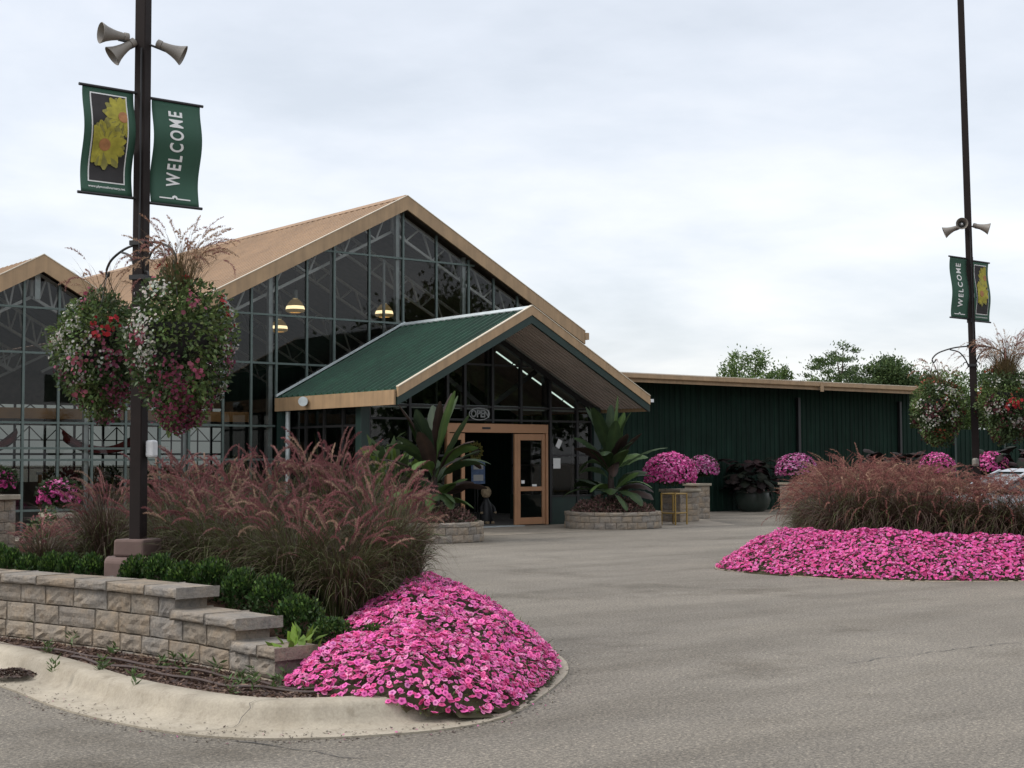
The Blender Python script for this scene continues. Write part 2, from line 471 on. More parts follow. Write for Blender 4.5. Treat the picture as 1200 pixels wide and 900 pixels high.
def offset(path, d, closed=False):
    n = len(path); out = []
    for i, p in enumerate(path):
        a = path[(i - 1) % n] if closed or i > 0 else path[0]
        b = path[(i + 1) % n] if closed or i < n - 1 else path[-1]
        tt = (b - a).normalized()
        out.append(p + Vector((-tt.y, tt.x)) * d)
    return out

def in_poly(X, Y, poly):
    poly = np.array([(p[0], p[1]) for p in poly]); ins = np.zeros(X.shape, bool)
    j = len(poly) - 1
    for i in range(len(poly)):
        xi, yi = poly[i]; xj, yj = poly[j]
        c = ((yi > Y) != (yj > Y)) & (X < (xj - xi) * (Y - yi) / (yj - yi + 1e-12) + xi)
        ins ^= c; j = i
    return ins

def dist_poly(X, Y, poly, closed=True):
    poly = np.array([(p[0], p[1]) for p in poly]); D = np.full(X.shape, 1e9)
    n = len(poly)
    for i in range(n if closed else n - 1):
        a = poly[i]; b = poly[(i + 1) % n]; ab = b - a; L = (ab ** 2).sum() + 1e-12
        u = np.clip(((X - a[0]) * ab[0] + (Y - a[1]) * ab[1]) / L, 0, 1)
        D = np.minimum(D, np.hypot(X - a[0] - u * ab[0], Y - a[1] - u * ab[1]))
    return D

def kerb(path, name, prof, closed=False, joints=()):
    rows = [offset(path, o, closed) for o, z in prof]
    n = len(path); vs = []; fs = []
    for r, (o, z) in zip(rows, prof):
        vs += [(p.x, p.y, z) for p in r]
    for k in range(len(prof) - 1):
        for i in range(n if closed else n - 1):
            i2 = (i + 1) % n
            fs.append((k * n + i, k * n + i2, (k + 1) * n + i2, (k + 1) * n + i))
    mb = MB(); mb.add(vs, fs)
    o = mb.build(name, M['kerb'], smooth=True)
    return tag(o, kind='structure')

ISL = catmull([(3.3, 24), (3.45, 16), (3.6, 12.5), (3.67, 10.5), (3.64, 9.44), (3.69, 8.71), (3.83, 8.04), (4.05, 7.62), (4.36, 7.36), (4.72, 7.19), (5.14, 7.09), (5.66, 7.19), (6.44, 7.72), (7.36, 8.54), (7.95, 9.5), (8.3, 10.8), (8.45, 12.2), (8.45, 16), (8.3, 24)], 10)
PROF = [(0, .0), (0, .012), (.24, .022), (.275, .035), (.305, .07), (.325, .125), (.35, .15), (.39, .16), (.50, .162), (.515, .15), (.52, -.02)]
kb = kerb(ISL, 'kerb', PROF)
kb['label'] = 'rolled pale concrete kerb round the near planting island'
# kerb joints and a crack, thin dark sheets a few millimetres above the kerb surface
def kerb_line(i, name='kerb_joint', wob=.0, wd=.004, bend=0.):
    path = ISL; mb = MB(); L = []; R = []
    p = path[i]; tt = (path[i + 1] - path[i - 1]).normalized(); q = Vector((-tt.y, tt.x))
    for j, (o, z) in enumerate(PROF[1:-1]):
        c = p + q * o + tt * (random.uniform(-wob, wob) + bend * o)
        L.append((c.x + tt.x * wd, c.y + tt.y * wd, z + .004)); R.append((c.x - tt.x * wd, c.y - tt.y * wd, z + .004))
    n = len(L)
    mb.add(L + R, [(i, i + 1, n + i + 1, n + i) for i in range(n - 1)])
    tag(mb.build(name, M['black']), kind='structure')
kerb_line(62, 'kerb_crack', .03, .0022, .6)

# wall line (front face)
WALLP = catmull([(3.2, 16.4), (3.75, 14.4), (4.03, 13.2), (4.27, 12.25), (4.54, 11.2), (4.70, 10.3), (4.775, 9.5), (4.80, 8.8), (4.83, 8.25)], 12)

BED_IN = offset(ISL, .47)
def smooth01(u): u = np.clip(u, 0, 1); return u * u * (3 - 2 * u)
WP = np.array([(p.x, p.y) for p in WALLP])
def bed_z(X, Y):
    X = np.asarray(X, float); Y = np.asarray(Y, float)
    wx = np.interp(Y, WP[::-1, 1], WP[::-1, 0])       # wall front x at this Y
    behind = smooth01((X - wx - .10) / .12)
    raised = .15 + .36 * smooth01((Y - 8.0) / 2.6)
    back = smooth01((8.35 - X) / 1.1)                  # falls again to the far kerb
    return .145 + behind * (raised - .145) * back + .02 * np.sin(X * 9) * np.sin(Y * 7) * behind

def grid_bed(name, x0, x1, y0, y1, st, poly, zf, m):
    xs = np.arange(x0, x1, st); ys = np.arange(y0, y1, st)
    X, Y = np.meshgrid(xs, ys, indexing='ij'); Z = zf(X, Y) + rng.uniform(-.006, .006, X.shape)
    V = np.stack([X, Y, Z], -1).reshape(-1, 3); ny = len(ys)
    I, J = np.meshgrid(np.arange(len(xs) - 1), np.arange(ny - 1), indexing='ij')
    a = (I * ny + J).ravel(); fc = np.stack([a, a + ny, a + ny + 1, a + 1], 1)
    cxm = V[fc].mean(1); keep = in_poly(cxm[:, 0], cxm[:, 1], poly)
    o = cloud(name, [(V, fc[keep], np.ones((len(V), 3)))], m, smooth=True)
    return tag(o, kind='structure')
grid_bed('soil', 3.2, 8.6, 7.0, 20, .06, BED_IN, bed_z, M['mulch'])['label'] = 'brown bark mulch of the planting island'

# bark chips lying on the strip in front of the wall
X = rng.uniform(3.9, 5.2, 9000); Y = rng.uniform(7.6, 13, 9000)
wx = np.interp(Y, WP[::-1, 1], WP[::-1, 0])
k = in_poly(X, Y, offset(ISL, .50)) & (X < np.where(Y > 8.2, wx - .02, 9)) 
X, Y = X[k], Y[k]
L = np.stack([X, Y, bed_z(X, Y) + .008], 1)
nn = nrm(np.c_[rng.normal(0, .35, (len(X), 2)), np.ones(len(X))])
base = np.array([[.10, .06, .045], [.16, .10, .07], [.055, .035, .03], [.24, .17, .12]])[rng.choice(4, len(X), p=[.45, .2, .27, .08])]
sc = np.c_[rng.uniform(.008, .02, len(X)), rng.uniform(.02, .06, len(X)), np.full(len(X), .01)]
CH = cloud('mulch_chips', [inst([(-.5, -.5, 0), (.5, -.5, .3), (.4, .5, 0), (-.4, .5, .2)], [(0, 1, 2, 3)], frames_n(nn), L, sc, base * rng.uniform(.7, 1.3, (len(X), 1)))], M['leaf'])
tag(CH, 'loose bark chips in front of the stone wall', kind='stuff')

# spill of mulch on the kerb at the left
X = rng.normal(0, .10, 700); Y = rng.normal(0, .13, 700); c0 = gp(10, 12.15)
r2 = (X / .10) ** 2 + (Y / .13) ** 2
L = np.stack([X + 3.84, Y + 10.72, .055 + .03 * np.exp(-r2)], 1)
k = r2 < 3.2; L = L[k]
sp = cloud('spilled_mulch', [inst([(-.5, -.5, 0), (.5, -.5, .3), (.4, .5, 0), (-.4, .5, .2)], [(0, 1, 2, 3)], frames_n(nrm(np.c_[rng.normal(0, .35, (len(L), 2)), np.ones(len(L))])), L, np.c_[rng.uniform(.01, .025, len(L)), rng.uniform(.02, .05, len(L)), np.full(len(L), .01)], jit((.07, .043, .032), len(L), .5))], M['leaf'])
tag(sp, 'small heap of brown mulch washed onto the kerb', kind='stuff')

n = 1500
ii = rng.integers(2, len(ISL) - 2, n); base_ = np.array([(ISL[k].x, ISL[k].y) for k in ii]); off_ = np.array([(ISL[k + 1] - ISL[k - 1]).normalized()[:] for k in ii])
o_ = np.abs(rng.normal(0, .13, n)) - .10 + rng.uniform(-.02, .02, n); o_ = np.minimum(o_, .27)
X = base_[:, 0] - off_[:, 1] * o_ + off_[:, 0] * rng.uniform(-.1, .1, n); Y = base_[:, 1] + off_[:, 0] * o_ + off_[:, 1] * rng.uniform(-.1, .1, n)
Lg = np.stack([X, Y, np.where(o_ < 0, .003, .016 + np.clip(o_, 0, .27) * .05)], 1)
gc = np.array([[.12, .10, .08], [.22, .19, .15], [.06, .04, .03], [.45, .14, .26]])[rng.choice(4, n, p=[.4, .3, .24, .06])]
gr_ = cloud('grit', [inst([(-.5, -.5, 0), (.5, -.4, .3), (.4, .5, 0), (-.4, .5, .3)], [(0, 1, 2, 3)], frames_n(nrm(np.c_[rng.normal(0, .3, (n, 2)), np.ones(n)])), Lg, np.c_[rng.uniform(.004, .014, n), rng.uniform(.005, .022, n), np.full(n, .008)], gc * rng.uniform(.7, 1.3, (n, 1)))], M['leaf'])
tag(gr_, 'grit bark bits and fallen petals along the near kerb', kind='stuff')

# ------------------------------------------------------------------ stone walls
STONES = [(.300, .256, .205), (.295, .254, .208), (.288, .252, .212), (.306, .256, .20), (.285, .255, .22), (.300, .25, .196)]
def block(mb, p0, p1, depth, z0, z1, rough=.010, n=(5, 3), inward=None, jz=0.):
    """a split-face block between two points of its front line; inward = unit vectors into the wall at both ends"""
    nx, nz = n
    p0 = Vector(p0); p1 = Vector(p1)
    if inward is None:
        d = (p1 - p0).normalized(); q0 = q1 = Vector((-d.y, d.x))
    else: q0, q1 = inward
    c = random.choice(STONES); k = random.uniform(.82, 1.0)
    mb.cc = tuple(x * k for x in c)
    vs = []; fs = []
    gap = .004 / max((p1 - p0).length, .01)
    for j in range(nz + 1):
        for i in range(nx + 1):
            u = gap + (1 - 2 * gap) * i / nx
            p = p0.lerp(p1, u); q = q0.lerp(q1, u)
            edge = (i in (0, nx)) or (j in (0, nz))
            d = random.uniform(.006, .012) if edge else random.uniform(-rough, rough * .6)
            vs.append((p.x + q.x * d, p.y + q.y * d, z0 + .002 + (z1 - z0 - .004) * j / nz + (random.uniform(-.003, .003) if edge else 0)))
    w_ = nx + 1
    for j in range(nz):
        for i in range(nx): fs.append((j * w_ + i, j * w_ + i + 1, (j + 1) * w_ + i + 1, (j + 1) * w_ + i))
    b = len(vs)
    for j in (0, nz):
        for i in (0, nx):
            v = vs[j * w_ + i]; q = q0 if i == 0 else q1
            vs.append((v[0] + q.x * depth, v[1] + q.y * depth, v[2]))
    B = {(0, 0): b, (1, 0): b + 1, (0, 1): b + 2, (1, 1): b + 3}
    fs.append((B[0, 0], B[0, 1], B[1, 1], B[1, 0]))
    fs.append(tuple([nz * w_ + i for i in range(nx + 1)] + [B[1, 1], B[0, 1]]))
    fs.append(tuple([i for i in range(nx, -1, -1)] + [B[0, 0], B[1, 0]]))
    fs.append(tuple([j * w_ for j in range(nz, -1, -1)] + [B[0, 0], B[0, 1]]))
    fs.append(tuple([j * w_ + nx for j in range(nz + 1)] + [B[1, 1], B[1, 0]]))
    mb.add(vs, fs); mb.cc = (1, 1, 1)

def path_pts(path):
    s = [0]
    for a, b in zip(path, path[1:]): s.append(s[-1] + (b - a).length)
    def at(u):
        for i in range(len(s) - 1):
            if u <= s[i + 1] or i == len(s) - 2:
                return path[i].lerp(path[i + 1], (u - s[i]) / (s[i + 1] - s[i]))
    return s[-1], at
LEN, WAT = path_pts(WALLP)
def s_of_y(y):
    lo, hi = 0, LEN
    for _ in range(40):
        m_ = (lo + hi) / 2
        if WAT(m_).y > y: lo = m_
        else: hi = m_
    return lo
def course(s0, s1, length, z0, z1, setback, depth, over=0., rough=.012):
    mb = MB(); s = s0
    while s < s1 - .02:
        e = min(s + length * random.uniform(.75, 1.25), s1)
        if s1 - e < .14: e = s1
        a = WAT(s); b = WAT(e); ta = (WAT(min(s + .05, LEN)) - WAT(max(s - .05, 0))).normalized(); tb = (WAT(min(e + .05, LEN)) - WAT(max(e - .05, 0))).normalized()
        qa = Vector((-ta.y, ta.x)); qb = Vector((-tb.y, tb.x))
        block(mb, a + qa * setback, b + qb * setback, depth, z0, z1, rough, (6, 4), (qa, qb))
        s = e
    return mb
wall = thing('retaining_wall', 'low stepped tan block retaining wall with flat caps behind the near kerb', 'wall')
y1, y2, y3 = s_of_y(9.93), s_of_y(9.08), s_of_y(8.55)
course(.0, y3 - .03, .40, .03, .155, -.0, .26).build('block_course', M['stone'], wall, bevel=.006)
course(.0, y3 - .03, .36, .157, .29, .012, .26).build('block_course', M['stone'], wall, bevel=.006)
course(.0, y2 - .04, .40, .292, .445, .024, .26).build('block_course', M['stone'], wall, bevel=.006)
course(.0, y1 - .05, .37, .447, .60, .036, .26).build('block_course', M['stone'], wall, bevel=.006)
course(.0, y1 + .03, .42, .602, .675, -.005, .36, rough=.006).build('cap_stone', M['stone'], wall, bevel=.008, seg=2)
course(y1 - .05, y2 + .03, .44, .447, .52, -.012, .36, rough=.006).build('cap_stone', M['stone'], wall, bevel=.008, seg=2)
course(y2 - .04, y3 + .02, .44, .292, .365, -.02, .36, rough=.006).build('cap_stone', M['stone'], wall, bevel=.008, seg=2)

# drip hoses
def hose(pts, label):
    P = catmull([Vector((x, y, 0)) for x, y in pts], 10)
    mb = MB(); mb.tube([(p.x, p.y, float(bed_z(p.x, p.y)) + .018 + .008 * math.sin(i * .5)) for i, p in enumerate(P)], .010, 8)
    o = mb.build('drip_hose', M['hose'], smooth=True)
    tag(o, label, 'hose', 'irrigation hoses in the mulch strip')
hose([(3.95, 12.7), (4.13, 11.5), (4.33, 10.7), (4.42, 10.0), (4.60, 9.3), (4.66, 8.7), (4.72, 8.2), (4.95, 7.9)], 'brown irrigation hose lying closer to the stone wall')
hose([(4.22, 10.55), (4.25, 10.0), (4.36, 9.4), (4.42, 8.8), (4.55, 8.35), (4.78, 7.95), (5.0, 7.75)], 'brown irrigation hose lying closer to the kerb edge')

# ------------------------------------------------------------------ plants: grass clumps
def curves(n, base_r, lean, length, bend, K, az=None, jitter=.1, pw_=1.7):
    """arching curves: returns P (n,K+1,3)"""
    a = rng.uniform(0, 2 * PI, n) if az is None else az
    r = base_r * np.sqrt(rng.uniform(0, 1, n))
    b = np.stack([r * np.cos(a + rng.normal(0, .6, n)), r * np.sin(a + rng.normal(0, .6, n)), np.zeros(n)], 1)
    P = [b]; tt = np.linspace(0, 1, K + 1)
    da = rng.normal(0, jitter, n)
    for k in range(K):
        th = lean + bend * tt[k + 1] ** pw_
        aa = a + da * k
        d = np.stack([np.sin(th) * np.cos(aa), np.sin(th) * np.sin(aa), np.cos(th)], 1)
        P.append(P[-1] + d * (length / K)[:, None])
    return np.stack(P, 1), a

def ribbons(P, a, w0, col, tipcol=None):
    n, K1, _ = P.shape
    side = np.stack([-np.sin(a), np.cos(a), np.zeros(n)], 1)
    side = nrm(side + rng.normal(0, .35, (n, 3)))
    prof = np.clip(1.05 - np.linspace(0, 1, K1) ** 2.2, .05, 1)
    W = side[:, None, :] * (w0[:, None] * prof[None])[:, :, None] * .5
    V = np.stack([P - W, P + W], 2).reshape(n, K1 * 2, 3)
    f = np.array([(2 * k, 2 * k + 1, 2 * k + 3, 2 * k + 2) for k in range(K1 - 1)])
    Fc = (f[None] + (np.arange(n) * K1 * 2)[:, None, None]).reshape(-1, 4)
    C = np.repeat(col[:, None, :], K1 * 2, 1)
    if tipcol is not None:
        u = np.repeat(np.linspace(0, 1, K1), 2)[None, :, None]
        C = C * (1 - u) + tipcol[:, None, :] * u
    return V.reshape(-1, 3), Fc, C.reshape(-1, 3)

def plume_hairs(P, col, hairs=90, rad=.017, hl=.022):
    """bottle brush hairs along curves P (n,K,3)"""
    n, K, _ = P.shape
    s = rng.uniform(0, 1, (n, hairs)) * (K - 1.001)
    i = s.astype(int); fr = (s - i)[..., None]; idx = np.arange(n)[:, None]
    A = P[idx, i]; B = P[idx, i + 1]
    c = A * (1 - fr) + B * fr; tg = nrm(B - A)
    u = s / (K - 1)
    env = np.clip(np.sin(PI * (.08 + .88 * u)) ** .6, .15, 1)[..., None]
    r = nrm(np.cross(tg, rng.normal(size=c.shape)))
    tip = c + (r * .75 + tg * .65) * (rad + hl * rng.uniform(.2, .7, (n, hairs, 1))) * env
    wd = nrm(np.cross(tip - c, rng.normal(size=c.shape))) * .0030
    V = np.stack([c - wd, c + wd, tip + wd * .35], 2).reshape(-1, 3)
    Fc = np.arange(len(V)).reshape(-1, 3)
    C = np.repeat((col[:, None, :] * rng.uniform(.65, 1.35, (n, hairs, 1))).reshape(-1, 3), 3, 0)
    return V, Fc, C

def clump_meshes(seed_blades=520, stems=120, h=1.15, spread=1., green=.5, pinks=((.27, .115, .115), (.31, .165, .15), (.20, .08, .085), (.36, .245, .18)), pw=(.4, .25, .2, .15), hairs=85, wind=0.):
    chunks = []
    n = seed_blades
    lean = rng.gamma(2., .13, n) * spread
    Ln = rng.uniform(.65, 1.1, n) * h
    P, a = curves(n, .20, lean, Ln, rng.uniform(.6, 2.6, n) * spread, 7)
    kinds = rng.uniform(size=n)
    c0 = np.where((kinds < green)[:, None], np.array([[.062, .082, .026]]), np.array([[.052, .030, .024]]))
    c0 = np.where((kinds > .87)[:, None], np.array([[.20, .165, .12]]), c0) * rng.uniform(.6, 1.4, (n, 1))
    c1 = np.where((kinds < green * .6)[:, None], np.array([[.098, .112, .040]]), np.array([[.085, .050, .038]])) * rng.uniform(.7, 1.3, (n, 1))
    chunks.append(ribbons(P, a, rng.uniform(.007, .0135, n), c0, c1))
    n = stems
    lean = rng.gamma(2., .10, n) * spread
    Ln = rng.uniform(.92, 1.22, n) * h
    P, a = curves(n, .18, lean, Ln, rng.uniform(.9, 2.3, n) * spread, 18, jitter=.02, pw_=3.2)
    chunks.append(ribbons(P[:, :14], a, np.full(n, .004), jit((.14, .085, .06), n, .4)))
    pc = np.array(pinks)[rng.choice(len(pinks), n, p=pw)] * rng.uniform(.8, 1.25, (n, 1))
    return chunks, [plume_hairs(P[:, 13:], pc, hairs)]

VAR = []
for i in range(4):
    VAR.append(clump_meshes(1150, 56, spread=.92, green=.76 if i < 3 else .35, hairs=230))
TANV = [clump_meshes(950, 175, h=1.2, spread=1.15, green=.4, pinks=((.25, .105, .092), (.31, .165, .128), (.19, .078, .072), (.38, .25, .175)), pw=(.42, .28, .18, .12), hairs=95) for i in range(3)]
PROTO = {}
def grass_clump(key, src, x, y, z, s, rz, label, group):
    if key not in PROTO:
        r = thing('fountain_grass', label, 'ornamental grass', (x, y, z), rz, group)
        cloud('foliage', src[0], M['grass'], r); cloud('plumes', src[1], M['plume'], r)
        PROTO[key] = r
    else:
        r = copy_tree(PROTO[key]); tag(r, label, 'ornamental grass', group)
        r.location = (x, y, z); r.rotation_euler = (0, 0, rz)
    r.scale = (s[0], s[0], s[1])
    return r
GL = 'purple fountain grasses in the near island'
left_clumps = [
    # px, distance, width scale, height scale, variant, label
    (444, 11.9, .82, 1.0, 0, 'largest purple fountain grass at the right end of the near bed, over the pink petunias'),
    (402, 11.35, .74, .74, 1, 'purple fountain grass drooping over the last boxwood of the near bed'),
    (352, 11.6, .82, .84, 2, 'purple fountain grass behind the boxwoods beside the stepped wall end'),
    (305, 12.1, .80, .82, 0, 'purple fountain grass behind the boxwoods in the middle of the near bed'),
    (255, 12.6, .84, .86, 1, 'purple fountain grass arching behind the third boxwood right of the pole'),
    (212, 13.1, .82, .88, 2, 'purple fountain grass just right of the banner pole foot'),
    (415, 13.2, .88, 1.08, 2, 'tall rosy fountain grass with upright plumes before the left porch post'),
    (385, 13.5, .85, 1.24, 0, 'tallest rosy fountain grass, its plumes reaching the porch side window'),
    (335, 13.6, .9, 1.12, 1, 'rosy fountain grass in the back row below the tan eave board'),
    (285, 14.2, .9, 1.10, 2, 'rosy fountain grass in the back row below the right flower basket'),
    (240, 14.8, .9, 1.12, 0, 'rosy fountain grass in the back row right of the banner pole'),
    (196, 15.2, .85, 1.05, 1, 'rosy fountain grass in the back row touching the banner pole'),
    (128, 14.4, .70, .90, 3, 'reddish fountain grass with curled plumes left of the banner pole'),
    (92, 15.2, .70, .50, 0, 'loose fountain grass below the magenta flower mound at the left'),
    (52, 14.2, .55, .50, 3, 'short tan fountain grass near the left photo edge'),
    (478, 12.3, .42, .84, 1, 'small fountain grass beside the left round planter'),
]
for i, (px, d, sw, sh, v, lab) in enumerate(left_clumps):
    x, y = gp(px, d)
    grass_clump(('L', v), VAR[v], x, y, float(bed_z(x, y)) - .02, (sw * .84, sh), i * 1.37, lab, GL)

# ------------------------------------------------------------------ boxwoods
def boxwood_chunk(n=1500):
    a = nrm(rng.normal(size=(n, 3))); a[:, 2] = np.abs(a[:, 2]) * rng.choice([1, 1, 1, -1], n)
    r = rng.uniform(.55, 1.08, n)[:, None]
    lump = 1 + .14 * np.sin(a[:, :1] * 7 + 1) * np.sin(a[:, 1:2] * 6) * np.cos(a[:, 2:] * 5)
    L = a * r * lump * np.array([.5, .5, .5]) + np.array([0, 0, .5])
    up = nrm(a * .7 + np.array([0, 0, .8]) + rng.normal(0, .45, (n, 3)))
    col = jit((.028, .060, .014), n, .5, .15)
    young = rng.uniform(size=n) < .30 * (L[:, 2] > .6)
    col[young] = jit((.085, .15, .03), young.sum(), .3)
    sc = np.c_[rng.uniform(.05, .085, n), rng.uniform(.08, .13, n), np.full(n, .06)]
    return inst(LEAF_V, LEAF_F, frames(up), L, sc, col)
BOXM = [boxwood_chunk() for _ in range(3)]
back_line = offset(WALLP, .62)
def ray_hit(px, path):
    t_ = (px - 600) / F
    d = Vector((math.sin(YAW) + t_ * math.cos(YAW), math.cos(YAW) - t_ * math.sin(YAW)))
    best = None
    for a, b in zip(path, path[1:]):
        e = b - a; den = d.x * e.y - d.y * e.x
        if abs(den) < 1e-9: continue
        s = (a.x * e.y - a.y * e.x) / den; u = (a.x * d.y - a.y * d.x) / den
        if 0 <= u <= 1 and s > 0: best = d * s
    return best
LEAD = ['first', 'second', 'third', 'fourth', 'fifth', 'sixth', 'seventh']
box_px = [(3, .25), (17, .23), (36, .28), (62, .25), (84, .26), (109, .30), (161, .31), (189, .31), (217, .34), (250, .36), (285, .37), (320, .36), (352, .40)]
BOX = []
for i, (px, wd) in enumerate(box_px):
    p = ray_hit(px, back_line)
    if p is None: p = Vector(gp(px, 11))
    if px < 130: lab = 'dark green clipped boxwood, %s to the left of the brown pole foot' % LEAD[5 - i]
    else: lab = 'dark green clipped boxwood, %s to the right of the brown pole foot' % LEAD[i - 6]
    BOX.append((p.x, p.y, wd, lab, 1.0))
x, y = gp(388, 10.4); BOX.append((x, y, .36, 'dark boxwood at the corner where the petunias begin', .8))
x, y = gp(438, 10.35); BOX.append((x, y, .26, 'small green boxwood poking out among the pink petunias', .75))
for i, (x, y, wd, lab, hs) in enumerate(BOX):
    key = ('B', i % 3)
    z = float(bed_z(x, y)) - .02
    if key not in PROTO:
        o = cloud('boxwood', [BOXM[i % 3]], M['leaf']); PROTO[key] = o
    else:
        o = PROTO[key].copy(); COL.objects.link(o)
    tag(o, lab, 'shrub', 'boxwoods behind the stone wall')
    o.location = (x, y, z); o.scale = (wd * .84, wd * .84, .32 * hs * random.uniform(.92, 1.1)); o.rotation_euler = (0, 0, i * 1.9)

# ------------------------------------------------------------------ petunias
def petunia_template():
    v = [(0, 0, -.16)]; c = [(.34, .10, .28)]
    for k in range(10):
        a = k * PI / 5; v.append((.27 * math.cos(a), .27 * math.sin(a), -.03)); c.append((.62, .30, .62) if k % 2 else (.70, .42, .70))
    for k in range(10):
        a = k * PI / 5; v.append((.62 * math.cos(a), .62 * math.sin(a), .05)); c.append((1.05, 1.25, 1.08))
    for k in range(10):
        a = k * PI / 5; r = 1. if k % 2 == 0 else .84; v.append((r * math.cos(a), r * math.sin(a), .02 if k % 2 == 0 else -.05)); c.append((1, .9, 1))
    f = [(0, 1 + k, 1 + (k + 1) % 10) for k in range(10)]
    for b in (1, 11):
        for k in range(10):
            k2 = (k + 1) % 10
            f += [(b + k, b + 10 + k, b + 10 + k2), (b + k, b + 10 + k2, b + k2)]
    return np.array(v), np.array(f), np.array(c)
PV, PF, PC = petunia_template()
HEXV = np.array([(0, 0, -.1)] + [((1. if k % 2 == 0 else .8) * math.cos(k * PI / 5), (1. if k % 2 == 0 else .8) * math.sin(k * PI / 5), 0) for k in range(10)])
HEXF = np.array([(0, 1 + k, 1 + (k + 1) % 10) for k in range(10)]); HEXC = np.array([(.62, .35, .62)] + [(1, 1, 1)] * 10)

def petunias(name, label, poly, zbase, rise, run, nfl, nleaf, size, tv, tf, tcs, bbox, seed):
    def lump(X, Y): return .03 * np.sin(X * 3.1 + seed) * np.cos(Y * 2.7) + .025 * np.sin(X * 7.3 + Y * 5.1 + seed) + .015 * np.sin(Y * 13.1 - X * 9)
    def h(X, Y):
        D = dist_poly(X, Y, poly)
        return zbase(X, Y) + rise * (1 - np.exp(-D / run)) + lump(X, Y) * np.clip(D / .3, 0, 1)
    def pts(n):
        X = rng.uniform(bbox[0], bbox[1], n * 6); Y = rng.uniform(bbox[2], bbox[3], n * 6)
        k = in_poly(X, Y, poly); return X[k][:n], Y[k][:n]
    def normal(X, Y, e=.03):
        return nrm(np.stack([h(X - e, Y) - h(X + e, Y), h(X, Y - e) - h(X, Y + e), np.full(X.shape, 2 * e)], -1))
    chunks = []
    st = .09
    xs = np.arange(bbox[0], bbox[1], st); ys = np.arange(bbox[2], bbox[3], st)
    GX, GY = np.meshgrid(xs, ys, indexing='ij'); GZ = h(GX, GY) - .035
    V = np.stack([GX, GY, GZ], -1).reshape(-1, 3); ny = len(ys)
    I, J = np.meshgrid(np.arange(len(xs) - 1), np.arange(ny - 1), indexing='ij'); a = (I * ny + J).ravel()
    fc = np.stack([a, a + ny, a + ny + 1, a + 1], 1); cm = V[fc].mean(1); fc = fc[in_poly(cm[:, 0], cm[:, 1], poly)]
    chunks.append((V, fc, np.tile(np.array([[.065, .060, .030]]), (len(V), 1))))
    X, Y = pts(nleaf); nn = normal(X, Y)
    L = np.stack([X, Y, h(X, Y) + rng.uniform(-.04, .012, len(X))], 1)
    sc = np.c_[rng.uniform(.4, .7, len(X)), rng.uniform(.8, 1.5, len(X)), np.full(len(X), .5)] * size
    chunks.append(inst(LEAF_V, LEAF_F, frames(nrm(nn + rng.normal(0, .8, nn.shape))), L, sc, jit((.075, .100, .034), len(X), .45, .2)))
    X, Y = pts(nfl)
    # flowers thin out in a few patches
    dens = .5 + .5 * np.sin(X * 4.3 + seed * 2) * np.cos(Y * 3.9 + seed)
    k = rng.uniform(size=len(X)) < .80 + .25 * dens
    X, Y = X[k], Y[k]; nn = normal(X, Y)
    lift = rng.uniform(-.012, .03, len(X))
    L = np.stack([X, Y, h(X, Y) + lift], 1) + nn * .012
    fn = nrm(nn + np.array([0, 0, .25]) + rng.normal(0, .42, nn.shape))
    col = jit((.84, .15, .43), len(X), .22, .10)
    pale = rng.uniform(size=len(X)) < .25; col[pale] = jit((.86, .28, .53), pale.sum(), .15)
    deep = rng.uniform(size=len(X)) < .15; col[deep] = jit((.68, .08, .25), deep.sum(), .2)
    sc = rng.uniform(.62, 1.15, len(X))[:, None] * size * np.array([[1, 1, 1.]])
    bud = rng.uniform(size=len(X)) < .13; sc[bud] *= np.array([.5, .5, 2.6]); col[bud] *= np.array([.75, .8, .8])
    fade = rng.uniform(size=len(X)) < .06; col[fade] = jit((.55, .26, .34), fade.sum(), .2); sc[fade] *= np.array([.8, .55, 2.])
    chunks.append(inst(tv, tf, frames_n(fn), L, sc * rng.uniform(.85, 1.1, (len(X), 3)), col, tcs))
    n = nleaf // 8
    X, Y = pts(n); nn = normal(X, Y); L = np.stack([X, Y, h(X, Y)], 1)
    chunks.append(inst([(-.5, 0, 0), (.5, 0, 0), (.3, 1, .1), (-.3, 1, .1)], [(0, 1, 2, 3)], frames(nrm(nn + rng.normal(0, .5, nn.shape))), L, np.c_[np.full(n, .004), rng.uniform(.04, .10, n), np.full(n, .02)], jit((.09, .12, .04), n, .4)))
    o = cloud(name, chunks, M['petal'])
    tag(o, label, kind='stuff')
    return h
PETL = catmull([(4.80, 8.42), (4.74, 8.0), (4.84, 7.70), (5.03, 7.38), (5.30, 7.22), (5.76, 7.28), (6.46, 7.81), (7.25, 8.52), (7.80, 9.42), (8.12, 10.3), (8.26, 11.1), (8.15, 11.9), (7.7, 12.1), (7.1, 11.3), (6.75, 10.3), (6.2, 9.7), (5.6, 9.15), (5.2, 8.75)], 5, True)
hL = petunias('petunias', 'bright pink petunias spilling over the rounded end of the near kerb', PETL, lambda X, Y: np.minimum(np.maximum(bed_z(X, Y) * np.ones_like(X), .10), .02 + .34 * dist_poly(X, Y, ISL, False)), .33, .42, 9800, 8000, .0255, PV, PF, PC, (4.5, 8.5, 7.0, 12.4), 1.)

